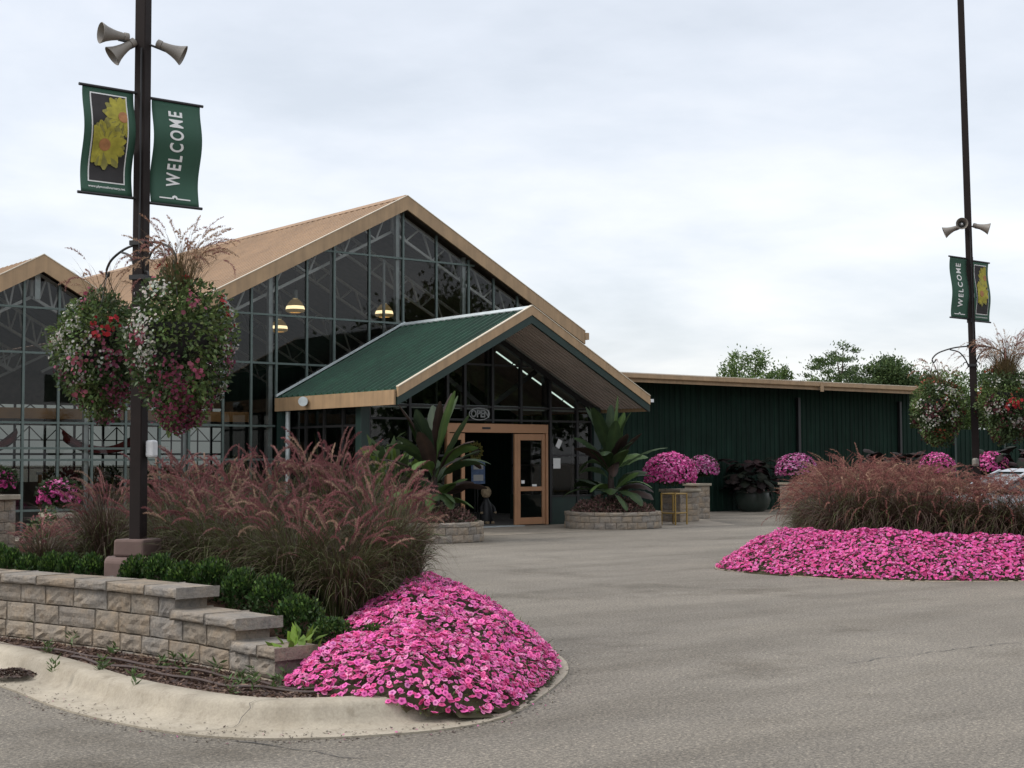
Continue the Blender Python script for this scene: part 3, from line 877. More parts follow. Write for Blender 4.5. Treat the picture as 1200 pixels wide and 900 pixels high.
# right island
ISR = catmull([(15.80, 14.95), (15.62, 14.2), (15.62, 13.2), (15.72, 12.4), (16.35, 11.45), (17.2, 10.75), (18.6, 9.3), (20.5, 7.2), (22.6, 7.4), (23.2, 9.2), (22.2, 11.8), (20.8, 14.0), (19.0, 15.4), (17.4, 15.55), (16.3, 15.35)], 8, True)
kr = kerb(ISR, 'kerb', [(0, .0), (0, .012), (.20, .02), (.26, .05), (.29, .12), (.32, .14), (.42, .142), (.43, -.02)], True)
kr['label'] = 'pale kerb round the far right planting island'
INR = offset(ISR, .40, True)
def bedr_z(X, Y):
    X = np.asarray(X, float); Y = np.asarray(Y, float)
    return .12 + .28 * (1 - np.exp(-dist_poly(X, Y, ISR) / .7))
grid_bed('soil', 15.2, 23.4, 7.0, 17.2, .12, INR, bedr_z, M['mulch'])['label'] = 'mulch of the far right planting island'
PETR = catmull([(15.80, 14.97), (15.60, 14.2), (15.62, 13.2), (15.74, 12.42), (16.40, 11.46), (17.24, 10.78), (18.66, 9.36), (20.2, 7.7), (21.4, 8.2), (20.0, 10.0), (18.6, 11.7), (17.8, 13.0), (17.9, 14.3), (17.9, 15.35), (17.1, 15.45), (16.35, 15.28)], 6, True)
petunias('petunias', 'bright pink petunias edging the far right island', PETR, lambda X, Y: np.minimum(.30, .015 + .30 * dist_poly(X, Y, PETR)), .30, .5, 25000, 12000, .026, HEXV, HEXF, HEXC, (15.2, 21.6, 7.5, 16.5), 2.4)

GR = 'brown fountain grasses in the far right island'
right_clumps = [
    (968, 23.0, .88, .98, 0, 'brown pink fountain grass at the left end of the far right island'),
    (992, 22.0, .98, 1.16, 1, 'brown fountain grass, second from the left end of the far right island'),
    (1030, 21.8, 1.1, 1.14, 2, 'brown fountain grass in the middle front of the far right island'),
    (1075, 21.6, 1.1, 1.12, 0, 'brown fountain grass hanging low, left of the far right pole foot'),
    (1120, 21.4, 1.05, 1.0, 1, 'dark brown fountain grass in front of the far right pole foot'),
    (1165, 21.2, 1.15, .98, 2, 'dark low fountain grass in front of the silver car'),
    (1205, 21.0, 1.15, 1.0, 0, 'dark fountain grass cut by the right photo edge'),
    (975, 24.2, .88, 1.1, 2, 'paler fountain grass behind the left end of the far right island'),
    (1005, 23.6, 1.0, 1.27, 0, 'tallest brown fountain grass of the far right island'),
    (1055, 23.6, 1.0, 1.18, 1, 'brown fountain grass in the back row left of the far right pole'),
    (1100, 23.4, 1.0, .98, 2, 'brown fountain grass in the back row below the left far basket'),
    (944, 23.6, .55, .80, 1, 'outermost sparse fountain grass reaching left over the far drive'),
]
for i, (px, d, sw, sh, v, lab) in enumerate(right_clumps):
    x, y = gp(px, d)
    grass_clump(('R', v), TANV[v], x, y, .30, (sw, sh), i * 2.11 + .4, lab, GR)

# ------------------------------------------------------------------ greenhouse building
YF = 31.86
def window_bay(parent, p0, p1, zb, levels, zt0, zt1, glass='glass', fm='mullion', wbar=.055, dbar=.07, close=False):
    p0 = Vector((*p0, 0)); p1 = Vector((*p1, 0)); d = (p1 - p0).normalized(); L = (p1 - p0).length
    q = Vector((-d.y, d.x, 0))
    f = MB()
    def vbar(s, zt):
        a = p0 + d * s
        f.bar((a.x, a.y, zb), (a.x, a.y, zt), wbar, dbar, up=q)
    vbar(wbar * .5, zt0)
    if close: vbar(L - wbar * .5, zt1)
    for z in levels:
        # part of the bar that lies below the sloping top
        s0, s1 = wbar + .002, L - (wbar if close else 0) - .002
        if z < zb: continue
        if z + .03 > min(zt0, zt1):
            if z + .03 > max(zt0, zt1): continue
            u = (z + .03 - zt0) / (zt1 - zt0)
            if zt1 > zt0: s0 = max(s0, u * L)
            else: s1 = min(s1, u * L)
        if s1 - s0 < .05: continue
        a = p0 + d * s0; b = p0 + d * s1
        f.bar((a.x, a.y, z), (b.x, b.y, z), dbar * .8, .05)
    o = f.build('window', M[fm], parent)
    e = q * .006
    a = p0 + d * wbar * .5 + e; b = p1 + e
    MB().add([(a.x, a.y, zb + .002), (b.x, b.y, zb + .002), (b.x, b.y, zt1 - .002), (a.x, a.y, zt0 - .002)], [(0, 1, 2, 3)]).build('pane', M[glass], o)
    return o

def slope_slab(mb, xa, za, xb, zb, y0, y1, th):
    mb.hexa([(xa, y0, za - th), (xb, y0, zb - th), (xb, y1, zb - th), (xa, y1, za - th), (xa, y0, za), (xb, y0, zb), (xb, y1, zb), (xa, y1, za)])
def roof_ribs(mb, xa, za, xb, zb, y0, y1, step, wd, ht):
    y = y0 + step * .5
    while y < y1:
        mb.hexa([(xa, y - wd, za + .001), (xb, y - wd, zb + .001), (xb, y + wd, zb + .001), (xa, y + wd, za + .001),
                 (xa, y - wd * .4, za + ht), (xb, y - wd * .4, zb + ht), (xb, y + wd * .4, zb + ht), (xa, y + wd * .4, za + ht)])
        y += step

def truss(parent, xc, zc, sl, xl, xr, y, drop, m, wd=.06):
    mb = MB()
    def zr(x): return zc - sl * abs(x - xc)
    for xe in (xl, xr):
        mb.bar((xc, y, zr(xc)), (xe, y, zr(xe)), wd, wd, up=(0, 1, 0))
        mb.bar((xc, y, zr(xc) - drop), (xe, y, zr(xe) - drop * .92), wd, wd, up=(0, 1, 0))
        n = 7
        for i in range(n):
            xa = xc + (xe - xc) * i / n; xb_ = xc + (xe - xc) * (i + .5) / n; xd = xc + (xe - xc) * (i + 1) / n
            mb.bar((xa + (xe - xc) * .02, y, zr(xa) - .03), (xb_, y, zr(xb_) - drop), wd * .6, wd * .6, up=(0, 1, 0))
            mb.bar((xb_, y, zr(xb_) - drop), (xd, y, zr(xd) - .03), wd * .6, wd * .6, up=(0, 1, 0))
    mb.bar((xc, y, zr(xc) - .03), (xc, y, zr(xc) - drop - .02), wd, wd)
    return mb.build('roof_truss', m, parent)

def gable_trim(mb, me, xc, zc, sl, xe, y0, y1, hgt):
    """rake boards either side of an apex, mitred there"""
    for x in xe:
        z = zc - sl * abs(x - xc)
        mb.hexa([(xc, y0, zc - hgt), (x, y0, z - hgt), (x, y1, z - hgt), (xc, y1, zc - hgt), (xc, y0, zc), (x, y0, z), (x, y1, z), (xc, y1, zc)])
        me.hexa([(xc, y0 - .012, zc + .002), (x, y0 - .012, z + .002), (x, y1 + .02, z + .002), (xc, y1 + .02, zc + .002), (xc, y0 - .012, zc + .022), (x, y0 - .012, z + .022), (x, y1 + .02, z + .022), (xc, y1 + .02, zc + .022)])

fl = MB().add([(8.5, YF + .03, .006), (28, YF + .03, .006), (28, 54, .006), (8.5, 54, .006)], [(0, 1, 2, 3)]).build('floor', M['inner_floor'])
tag(fl, 'greenhouse floor', kind='structure')
fl2 = MB().add([(18.3, 28.3, .008), (25.4, 28.3, .008), (25.4, YF + .02, .008), (18.3, YF + .02, .008)], [(0, 1, 2, 3)]).build('floor', M['inner_floor'])
tag(fl2, 'entrance porch floor', kind='structure')

XA, ZA, SL = 21.68, 8.64, .523
XL, XR = 14.30, 27.95
def zmain(x): return ZA - SL * abs(x - XA)
gh = thing('greenhouse_building', 'large glazed greenhouse with tan gable roof behind the green entrance porch', 'greenhouse', (XA, YF, 0))
gh_off = gh
def P(parent):      # children hold world coordinates: undo the parent's placement
    return parent
def build_in(mb, name, m, parent, **kw):
    o = mb.build(name, m, parent, **kw)
    return o
# keep parts in world coordinates by placing the Empty's children with an inverse
def fix_children(root):
    inv = Matrix.LocRotScale(root.location, root.rotation_euler, root.scale).inverted()
    for ch in root.children: ch.matrix_parent_inverse = inv

rf = MB()
slope_slab(rf, XL, zmain(XL), XA, ZA, YF - .20, 54, .10); slope_slab(rf, XA, ZA, XR, zmain(XR), YF - .20, 54, .10)
roof_ribs(rf, XL, zmain(XL), XA, ZA, YF - .2, 54, .30, .03, .022); roof_ribs(rf, XR, zmain(XR), XA, ZA, YF - .2, 54, .30, .03, .022)
ro = rf.build('roof', M['roof_tan'], gh)
rd = MB(); rd.hexa([(XA - .16, YF - .2, ZA - .06), (XA + .16, YF - .2, ZA - .06), (XA + .16, 54, ZA - .06), (XA - .16, 54, ZA - .06), (XA - .03, YF - .2, ZA + .05), (XA + .03, YF - .2, ZA + .05), (XA + .03, 54, ZA + .05), (XA - .03, 54, ZA + .05)])
rd.build('ridge_cap', M['roof_tan'], ro)
ud = MB(); slope_slab(ud, XL, zmain(XL) - .105, XA, ZA - .105, YF + .02, 53.8, .02); slope_slab(ud, XA, ZA - .105, XR, zmain(XR) - .105, YF + .02, 53.8, .02)
ud.build('ceiling_lining', M['under'], gh)
ta, te = MB(), MB(); gable_trim(ta, te, XA, ZA + .02, SL, (XL, XR), YF - .26, YF - .20, .37)
go = ta.build('gable_trim', M['trim_tan'], gh); te.build('bright_edge', M['trim_edge'], go)
MB().box(XR - .02, XR + .13, YF - .28, 54, zmain(XR) - .22, zmain(XR) - .02).build('gutter', M['trim_tan'], gh)
MB().box(XR - .05, XR, YF + .1, 54, 0, zmain(XR) - .13).build('side_wall', M['green_wall'], gh)
MX = [14.36, 14.77, 15.52, 16.41, 17.17, 17.87, 18.74, 19.54, 20.61, 21.68, 22.77, 23.86, 24.73, 25.58, 26.4, 27.2, 27.93]
LV = [.55, 1.67, 2.5, 4.06, 5.27, 7.01]
for i, (a, b) in enumerate(zip(MX, MX[1:])):
    zb = .06 if (b < 17.9 or a > 25.5) else 3.02
    window_bay(gh, (a, YF), (b, YF), zb, LV, zmain(a) - .34, zmain(b) - .34, close=(i == len(MX) - 2))
for x in (15.50, 17.79, 19.62, 21.60, 23.80):
    zt = zmain(x) - .3
    zb0 = 0 if x < 17.9 else 3.0
    MB().box(x - .055, x + .055, YF + .08, YF + .20, zb0, zt).build('column', M['galv'], gh)
MB().box(21.42, 21.48, YF + .5, YF + .56, 3, 7.0).build('duct', M['galv'], gh)
for y in (32.35, 35.4, 38.5, 42, 46, 50):
    truss(gh, XA, ZA - .24, SL, XL + .15, XR - .15, y, .60, M['truss'], .07)
bk = MB(); bk.box(8.6, 27.9, 53.9, 54.0, 0, .9); bk.box(8.6, 27.9, 53.9, 54, 3.02, 3.36)
bk.add([(8.6, 53.95, 3.80), (27.95, 53.95, 3.80), (27.95, 53.95, 5.2), (21.68, 53.95, 8.5), (14.3, 53.95, 4.7), (11.89, 53.95, 6.1), (9.4, 53.95, 4.8)], [tuple(range(7))])
bw = bk.build('back_wall', M['under'], gh)
MB().box(14.4, 17.9, 33.2, 33.3, 2.63, 2.88).build('wood_band', M['wood'], gh)
bb = MB()
for x in np.arange(8.9, 27.9, 1.15):
    bb.box(x - .04, x + .04, 53.86, 53.94, .9, 3.8)
    bb.bar((x, 53.9, 3.38), (x + .58, 53.9, 3.8), .035); bb.bar((x + .58, 53.9, 3.8), (x + 1.15, 53.9, 3.38), .035)
bb.box(8.6, 27.9, 53.86, 53.94, 1.9, 1.98); bb.box(8.6, 27.9, 53.87, 53.93, 2.45, 2.49); bb.box(8.6, 27.9, 53.87, 53.93, 1.4, 1.44)
for x in np.arange(9.45, 27.9, 1.15):
    bb.box(x - .02, x + .02, 53.87, 53.93, .9, 3.0)
    bb.bar((x - .5, 53.9, 2.49), (x, 53.9, 2.98), .03); bb.bar((x, 53.9, 2.98), (x + .5, 53.9, 2.49), .03)
bb.build('back_frame', M['black'], gh)
MB().add([(8.6, 53.96, .9), (27.9, 53.96, .9), (27.9, 53.96, 3.8), (8.6, 53.96, 3.8)], [(0, 1, 2, 3)]).build('back_glazing', M['glass_dim'], gh)
fix_children(gh)

# the smaller left bay
XB, ZB, SB = 11.89, 6.22, .55
XBL, XBR = 9.46, 14.30
def zlow(x): return ZB - SB * abs(x - XB)
lb = thing('greenhouse_building', 'smaller tan gabled glass greenhouse bay at the left photo edge', 'greenhouse', (XB, YF, 0))
rf = MB()
slope_slab(rf, XBL, zlow(XBL), XB, ZB, YF - .2, 54, .10); slope_slab(rf, XB, ZB, XBR - .03, zlow(XBR - .03), YF - .2, 54, .10)
roof_ribs(rf, XBL, zlow(XBL), XB, ZB, YF - .2, 54, .30, .03, .022)
rf.build('roof', M['roof_tan'], lb)
ud = MB(); slope_slab(ud, XBL, zlow(XBL) - .105, XB, ZB - .105, YF + .02, 53.8, .02); slope_slab(ud, XB, ZB - .105, XBR - .03, zlow(XBR) - .09, YF + .02, 53.8, .02)
ud.build('ceiling_lining', M['under'], lb)
ta, te = MB(), MB(); gable_trim(ta, te, XB, ZB + .02, SB, (XBL, XBR - .01), YF - .255, YF - .20, .38)
go = ta.build('gable_trim', M['trim_tan'], lb); te.build('bright_edge', M['trim_edge'], go)
MB().box(XBL, XBL + .05, YF + .1, 54, 0, zlow(XBL) - .13).build('side_wall', M['green_wall'], lb)
MX2 = [9.47, 10.26, 10.70, 11.52, 12.32, 13.12, 13.93, 14.34]
for i, (a, b) in enumerate(zip(MX2, MX2[1:])):
    window_bay(lb, (a, YF), (b, YF), .06, [.55, 1.67, 1.93, 2.5, 4.06, 5.07], zlow(a) - .33, zlow(b) - .33, close=(i == 6))
MB().box(13.0, 13.1, YF + .08, YF + .2, 0, 5).build('column', M['galv'], lb)
MB().box(9.6, 14.25, 33.2, 33.3, 2.63, 2.88).build('wood_band', M['wood'], lb)
MB().box(11.83, 11.95, YF + .10, YF + .14, ZB - .95, ZB - .36).build('king_post', M['galv'], lb)
for y in (32.35, 36, 40, 45):
    truss(lb, XB, ZB - .24, SB, XBL + .1, XBR - .12, y, .62, M['truss'], .065)
fix_children(lb)

# ------------------------------------------------------------------ entrance porch
XC, ZC, SC = 21.70, 5.23, .532
EL, ER = 17.86, 25.54
YC, YV = 26.47, 28.25
def zcan(x): return ZC - SC * abs(x - XC)
pc = thing('entrance_porch', 'gabled entrance porch with ribbed dark green metal roof and tan trim', 'porch', (XC, YV, 0))
rf = MB()
slope_slab(rf, EL, zcan(EL), XC, ZC, YC + .03, YF - .06, .08); slope_slab(rf, XC, ZC, ER, zcan(ER), YC + .03, YF - .06, .08)
roof_ribs(rf, EL, zcan(EL), XC, ZC, YC + .05, YF - .1, .27, .05, .055); roof_ribs(rf, ER, zcan(ER), XC, ZC, YC + .05, YF - .1, .27, .05, .055)
ro = rf.build('roof', M['green_roof'], pc)
rd = MB()
for sgn in (-1, 1):
    rd.hexa([(XC, YC, ZC + .03), (XC + sgn * .17, YC, ZC - .055), (XC + sgn * .17, YF - .07, ZC - .055), (XC, YF - .07, ZC + .03),
             (XC, YC, ZC + .062), (XC + sgn * .18, YC, ZC - .03), (XC + sgn * .18, YF - .07, ZC - .03), (XC, YF - .07, ZC + .062)])
rd.build('ridge_cap', M['galv'], ro)
# flashing where the roof meets the glass front
fs_ = MB()
for xe in (EL, ER):
    fs_.hexa([(XC, YF - .10, ZC + .03), (xe, YF - .10, zcan(xe) + .03), (xe, YF - .06, zcan(xe) + .03), (XC, YF - .06, ZC + .03), (XC, YF - .10, ZC + .09), (xe, YF - .10, zcan(xe) + .09), (xe, YF - .06, zcan(xe) + .09), (XC, YF - .06, ZC + .09)])
fs_.build('flashing', M['galv'], ro)
ta, te = MB(), MB(); gable_trim(ta, te, XC, ZC + .05, SC, (EL + .02, ER), YC - .05, YC + .02, .215)
go = ta.build('gable_trim', M['trim_tan'], pc); te.build('bright_edge', M['trim_edge'], go)
gb = MB()
for xe in (EL + .02, ER):
    gb.hexa([(XC, YC - .03, ZC - .36), (xe, YC - .03, zcan(xe) - .35), (xe, YC + .04, zcan(xe) - .35), (XC, YC + .04, ZC - .36), (XC, YC - .03, ZC - .168), (xe, YC - .03, zcan(xe) - .168), (xe, YC + .04, zcan(xe) - .168), (XC, YC + .04, ZC - .168)])
gb.build('fascia_band', M['green_dark'], pc)
for x0, x1 in ((EL - .05, EL), (ER, ER + .05)):
    MB().box(x0, x1, YC + .02, YF - .1, zcan(EL) - .33, zcan(EL) + .0).build('eave_fascia', M['trim_tan'], pc)
MB().box(ER + .05, ER + .15, YC - .02, YC + .3, zcan(ER) - .10, zcan(ER) - .02).build('gutter_end', M['white_paint'], pc)
sf = MB(); slope_slab(sf, EL + .05, zcan(EL + .05) - .25, XC, ZC - .25, YC + .05, YV + .06, .02); slope_slab(sf, XC, ZC - .25, ER - .05, zcan(ER - .05) - .25, YC + .05, YV + .06, .02)
for xe in (EL + .08, ER - .08):
    y = YC + .1
    while y < YV:
        sf.hexa([(xe, y - .012, zcan(xe) - .30), (XC, y - .012, ZC - .30), (XC, y + .012, ZC - .30), (xe, y + .012, zcan(xe) - .30), (xe, y - .02, zcan(xe) - .271), (XC, y - .02, ZC - .271), (XC, y + .02, ZC - .271), (xe, y + .02, zcan(xe) - .271)])
        y += .14
sf.build('soffit', M['soffit'], pc)
vb = MB()
for sgn in (-1, 1):
    xe = XC + sgn * 3.56
    vb.hexa([(XC, YV - .10, ZC - .50), (xe, YV - .10, zcan(xe) - .50), (xe, YV - .005, zcan(xe) - .50), (XC, YV - .005, ZC - .50), (XC, YV - .10, ZC - .35), (xe, YV - .10, zcan(xe) - .35), (xe, YV - .005, zcan(xe) - .35), (XC, YV - .005, ZC - .35)])
vb.build('rafter_beam', M['black'], pc)
vl = MB(); slope_slab(vl, EL + .05, zcan(EL + .05) - .30, XC, ZC - .30, YV + .08, YF - .1, .02); slope_slab(vl, XC, ZC - .30, ER - .05, zcan(ER - .05) - .30, YV + .08, YF - .1, .02)
vl.build('ceiling_lining', M['under'], pc)
# front wall of the porch
VX = [18.26, 19.40, 20.50, 21.02, 21.87, 22.77, 23.72, 24.63, 25.20]
DL, DR, DH = 20.50, 23.66, 2.53
for i, (a, b) in enumerate(zip(VX, VX[1:])):
    inn = DL - .01 <= a and b <= DR + .08
    zb = DH + .02 if inn else .06
    window_bay(pc, (a, YV), (b, YV), zb, [.72, 1.75, 2.62, 2.94, 3.98], zcan(a) - .51, zcan(b) - .51, fm='black', wbar=.07, dbar=.09, close=(i == len(VX) - 2))
for a, b in ((18.26, 20.48), (23.74, 25.20)):
    MB().box(a, b, YV - .02, YV + .04, .01, .70).build('kick_panel', M['green_dark'], pc)
for x in (18.13, 25.28):
    MB().box(x - .12, x + .12, YV - .12, YV + .12, 0, zcan(x) - .33).build('corner_post', M['green_dark'], pc, bevel=.01)
for x in (23.70, 21.87):
    MB().box(x - .06, x + .06, YV + .06, YV + .18, 2.55, zcan(x) - .4).build('inner_post', M['black'], pc)
MB().box(18.27, 25.2, YV + .06, YV + .14, 2.88, 2.98).build('tie_rail', M['galv'], pc)
br = MB(); br.bar((20.2, YV + .25, 3.95), (21.8, YV + .25, 2.95), .12, .06, up=(0, 1, 0)); br.bar((23.6, YV + .25, 3.95), (22.0, YV + .25, 2.95), .12, .06, up=(0, 1, 0)); br.build('truss_shadow_bar', M['black'], pc)  # dark bars standing in for the truss shadows behind the porch glass
# side walls with windows
YS = [YV + .12, 29.1, 29.95, 30.8, YF - .15]
for i, (a, b) in enumerate(zip(YS, YS[1:])):
    window_bay(pc, (18.13, b), (18.13, a), .70, [1.5, 2.45], 2.86, 2.86, fm='black', close=(i == 0))
    window_bay(pc, (25.28, a), (25.28, b), .70, [1.5, 2.45], 2.86, 2.86, fm='black', close=(i == 3))
MB().box(18.10, 18.16, YV + .12, YF - .1, .01, .69).build('kick_panel', M['green_dark'], pc)
MB().box(25.25, 25.31, YV + .12, YF - .1, .01, .69).build('kick_panel', M['green_dark'], pc)
MB().tube([(18.0, YF - .42, 0), (18.0, YF - .42, 2.85)], .06, 12).build('downspout', M['galv'], pc, smooth=True)
MB().box(17.88, 18.1, YF - .32, YF - .08, 0, 3.05).build('end_post', M['green_dark'], pc)
# sliding door
dr = MB()
dr.box(DL, DR, YV - .06, YV + .07, DH - .22, DH)
dr.box(DR - .07, DR, YV - .058, YV + .07, .01, DH - .222); dr.box(DL, DL + .07, YV - .058, YV + .07, .01, DH - .222)
df = dr.build('door_frame', M['door'], pc, bevel=.006)
MB().box(21.55, 21.80, YV - .075, YV - .062, DH - .135, DH - .085).build('door_sensor', M['black'], df)
MB().box(21.0, 22.7, YV - .3, YV + .1, .006, .02).build('threshold', M['galv'], df)
def leaf_door(x0, x1, yo):
    d = MB(); y0, y1 = YV + yo - .025, YV + yo + .025
    for a, b in ((x0, x0 + .10), (x1 - .10, x1)): d.box(a, b, y0, y1, .03, DH - .24)
    for a, b in ((.03, .20), (.86, .97), (DH - .40, DH - .24)): d.box(x0 + .102, x1 - .102, y0 + .002, y1 - .002, a, b)
    o = d.build('sliding_door', M['door'], pc, bevel=.004)
    MB().add([(x0 + .1, YV + yo + .004, .2), (x1 - .1, YV + yo + .004, .2), (x1 - .1, YV + yo + .004, DH - .4), (x0 + .1, YV + yo + .004, DH - .4)], [(0, 1, 2, 3)]).build('pane', M['glass'], o)
    return o
d1 = leaf_door(22.68, DR - .075, .0); d2 = leaf_door(DL + .075, 21.05, .0)
MB().box(22.60, 22.675, YV - .02, YV + .03, .03, DH - .24).build('door_jamb', M['door'], pc)
MB().box(22.80, 22.90, YV - .035, YV - .027, 1.05, 1.13).build('sticker', M['white'], d1)
MB().box(23.15, 23.29, YV - .035, YV - .027, .975, 1.03).build('sticker', M['white'], d1)
fix_children(pc)

# glowing strips standing in for daylight along the porch slope, behind the gable glass
a = Vector((22.26, YV + .30, zcan(22.26) - .58)); b = Vector((25.02, YV + .30, zcan(25.02) - .58))
for i in range(5):
    u0, u1 = i / 5 + .006, (i + 1) / 5 - .012
    o = MB().tube([a.lerp(b, u0), a.lerp(b, u1)], .02, 8).build('glow_strip', M['tube'], smooth=True)
    tag(o, 'glowing strip for daylight on the right porch slope, %s from the peak' % LEAD[i], 'light', 'glowing strips for daylight in the porch gable')

def text_mesh(body, size, outline=False, bold=0., bevel=.008):
    cu = bpy.data.curves.new('lettering', 'FONT'); cu.body = body; cu.size = size; cu.align_x = 'CENTER'; cu.align_y = 'CENTER'; cu.offset = bold; cu.space_character = 1.3 if bold > .001 else 1
    if outline: cu.fill_mode = 'NONE'; cu.bevel_depth = bevel; cu.bevel_resolution = 1; cu.resolution_u = 4
    o = bpy.data.objects.new('lettering', cu); COL.objects.link(o)
    dg = bpy.context.evaluated_depsgraph_get(); dg.update()
    me = bpy.data.meshes.new_from_object(o.evaluated_get(dg))
    V = [v.co.copy() for v in me.vertices]; Fs = [tuple(p.vertices) for p in me.polygons]
    bpy.data.objects.remove(o); bpy.data.curves.remove(cu); bpy.data.meshes.remove(me)
    return V, Fs

# OPEN neon sign
ns = thing('neon_sign', 'unlit oval OPEN neon sign hanging in the glass above the door', 'sign', (21.42, YV - .12, 2.76))
V, Fs = text_mesh('OPEN', .25, True, bevel=.006)
k_ = .56 / (max(v.x for v in V) - min(v.x for v in V))
MB().add([(v.x * k_ + .02, -v.z, v.y) for v in V], Fs).build('letters', M['neon'], ns)
mb = MB(); mb.tube([(.31 * math.cos(a_), 0, .145 * math.sin(a_)) for a_ in np.linspace(0, 2 * PI, 40)], .008, 6, False); mb.build('oval_tube', M['neon'], ns, smooth=True)
mb = MB(); mb.tube([(-.2, .02, .12), (-.2, .02, .30)], .003, 5); mb.tube([(.2, .02, .12), (.2, .02, .30)], .003, 5); mb.build('hanger', M['black'], ns)

# things seen through the open door
def ev(px, d): return gp(px, d)
st = thing('notice_stand', 'pale blue notice on a stand inside the open doorway', 'sign', (22.95, 30.2, 0))
mb = MB(); mb.box(-.22, .22, -.01, .01, 1.02, 1.62); mb.build('notice_board', M['blue_card'], st)
mb = MB(); mb.tube([(0, .02, .02), (0, .02, 1.02)], .015, 8); mb.lathe([(.16, .0), (.16, .02), (.02, .03)], (0, .02, .01), n=16); mb.build('stand', M['black'], st)
mb = MB(); mb.box(-.16, .16, -.014, -.011, 1.40, 1.55); mb.box(-.16, .16, -.014, -.011, 1.10, 1.26); mb.build('notice_panel', M['paper'], st)
sfw = thing('sunflower_decoration', 'large yellow sunflower ornament above the blue notice in the doorway', 'decoration', (22.98, 30.35, 1.88))
mb = MB()
for k in range(14):
    a_ = k * 2 * PI / 14; c_, s_ = math.cos(a_), math.sin(a_); q_ = (-s_ * .05, c_ * .05)
    mb.add([(c_ * .1, 0, s_ * .1), (c_ * .2 + q_[0], -.02, s_ * .2 + q_[1]), (c_ * .29, .01, s_ * .29), (c_ * .2 - q_[0], -.02, s_ * .2 - q_[1])], [(0, 1, 2, 3)])
mb.build('petals', M['petal_dark'], sfw)
MB().lathe([(.12, 0), (.12, .02), (.06, .04)], (0, 0, 0), (0, -1, 0), 16).build('flower_centre', M['bark'], sfw)
MB().tube([(0, .03, 0), (0, .03, -1.87)], .012, 8).build('stem', M['black'], sfw)
dl = thing('scarecrow_doll', 'small pale headed scarecrow doll standing inside the doorway', 'doll', (22.75, 29.6, 0))
mb = MB(); mb.lathe([(.02, .0), (.17, .01), (.18, .2), (.15, .45), (.08, .62), (.05, .68)], n=16); mb.build('body', M['black'], dl, smooth=True)
mb = MB(); mb.lathe([(.01, .66), (.09, .69), (.135, .78), (.13, .87), (.07, .95), (.01, .97)], n=16); mb.build('head', M['straw'], dl, smooth=True)
for s_ in (-1, 1):
    MB().tube([(s_ * .07, 0, .55), (s_ * .2, -.05, .42), (s_ * .22, -.1, .3)], [.05, .045, .035], 8).build('arm', M['black'], dl, smooth=True)
    mb = MB(); mb.lathe([(.01, .26), (.04, .28), (.035, .32), (.01, .33)], (s_ * .22, -.1, 0), n=8); mb.build('hand', M['straw'], dl, smooth=True)
    mb = MB(); mb.box(s_ * .08 - .045, s_ * .08 + .045, -.2, -.05, .01, .08); mb.build('shoe', M['straw'], dl, bevel=.015)

# notices taped to the glass right of the door
for (x, z, wd, ht, lab) in ((23.98, 1.55, .24, .26, 'square white paper taped inside the glass right of the door'), (24.05, 2.05, .14, .22, 'small slanted white paper above the square one right of the door')):
    o = MB().box(-wd / 2, wd / 2, -.002, .002, -ht / 2, ht / 2).build('paper_notice', M['paper'])
    o.location = (x, YV - .012, z); o.rotation_euler = (0, .5 if ht < .25 else 0, 0)
    tag(o, lab, 'notice', 'papers on the porch glass')

# flood light on the left eave
fd = thing('flood_light', 'round silver flood light on the tan left eave board of the porch', 'light', (EL - .05, 30.29, 3.03))
MB().lathe([(.02, 0), (.09, .02), (.11, .08), (.115, .18), (.105, .18)], (-.03, -.02, .02), (-.5, -.55, .0), 20).build('housing', M['galv'], fd, smooth=True)
MB().lathe([(.001, .155), (.10, .16), (.10, .165), (.001, .168)], (-.03, -.02, .02), (-.5, -.55, .0), 20).build('lens', M['horn_dark'], fd, smooth=True)
MB().box(-.05, .0, -.04, .04, -.05, .05).build('bracket', M['galv'], fd)

# ------------------------------------------------------------------ pendant lamps and things inside the greenhouse
for x, y, z, lab in ((20.83, 36, 6.02, 'glowing glass pendant lamp in the upper windows, left of centre'), (23.86, 36, 6.07, 'glowing glass pendant lamp behind the central mullion of the gable'), (22.57, 40, 5.85, 'glowing glass pendant lamp hanging lower and farther back')):
    lp = thing('pendant_lamp', lab, 'lamp', (x, y, z), 0, 'pendant lamps in the greenhouse')
    MB().lathe([(.07, .22), (.12, .20), (.20, .11), (.245, .02)], n=24, caps=False).build('glass_shade', M['lamp_glass'], lp, smooth=True)
    MB().lathe([(.246, .018), (.262, -.03), (.27, -.075)], n=24, caps=False).build('bright_rim', M['bulb'], lp, smooth=True)
    MB().lathe([(.271, -.077), (.272, -.12), (.24, -.15), (.16, -.165)], n=24, caps=False).build('lower_glass', M['lamp_glass'], lp, smooth=True)
    MB().lathe([(.02, .50), (.07, .48), (.085, .24), (.05, .22)], n=16).build('ballast_cap', M['galv'], lp, smooth=True)
    MB().lathe([(.01, .20), (.05, .15), (.085, .04), (.05, -.06), (.01, -.08)], n=16).build('bulb', M['bulb'], lp, smooth=True)
    MB().tube([(0, 0, .5), (0, 0, zmain(x) - .15 - z)], .008, 6).build('cord', M['black'], lp)
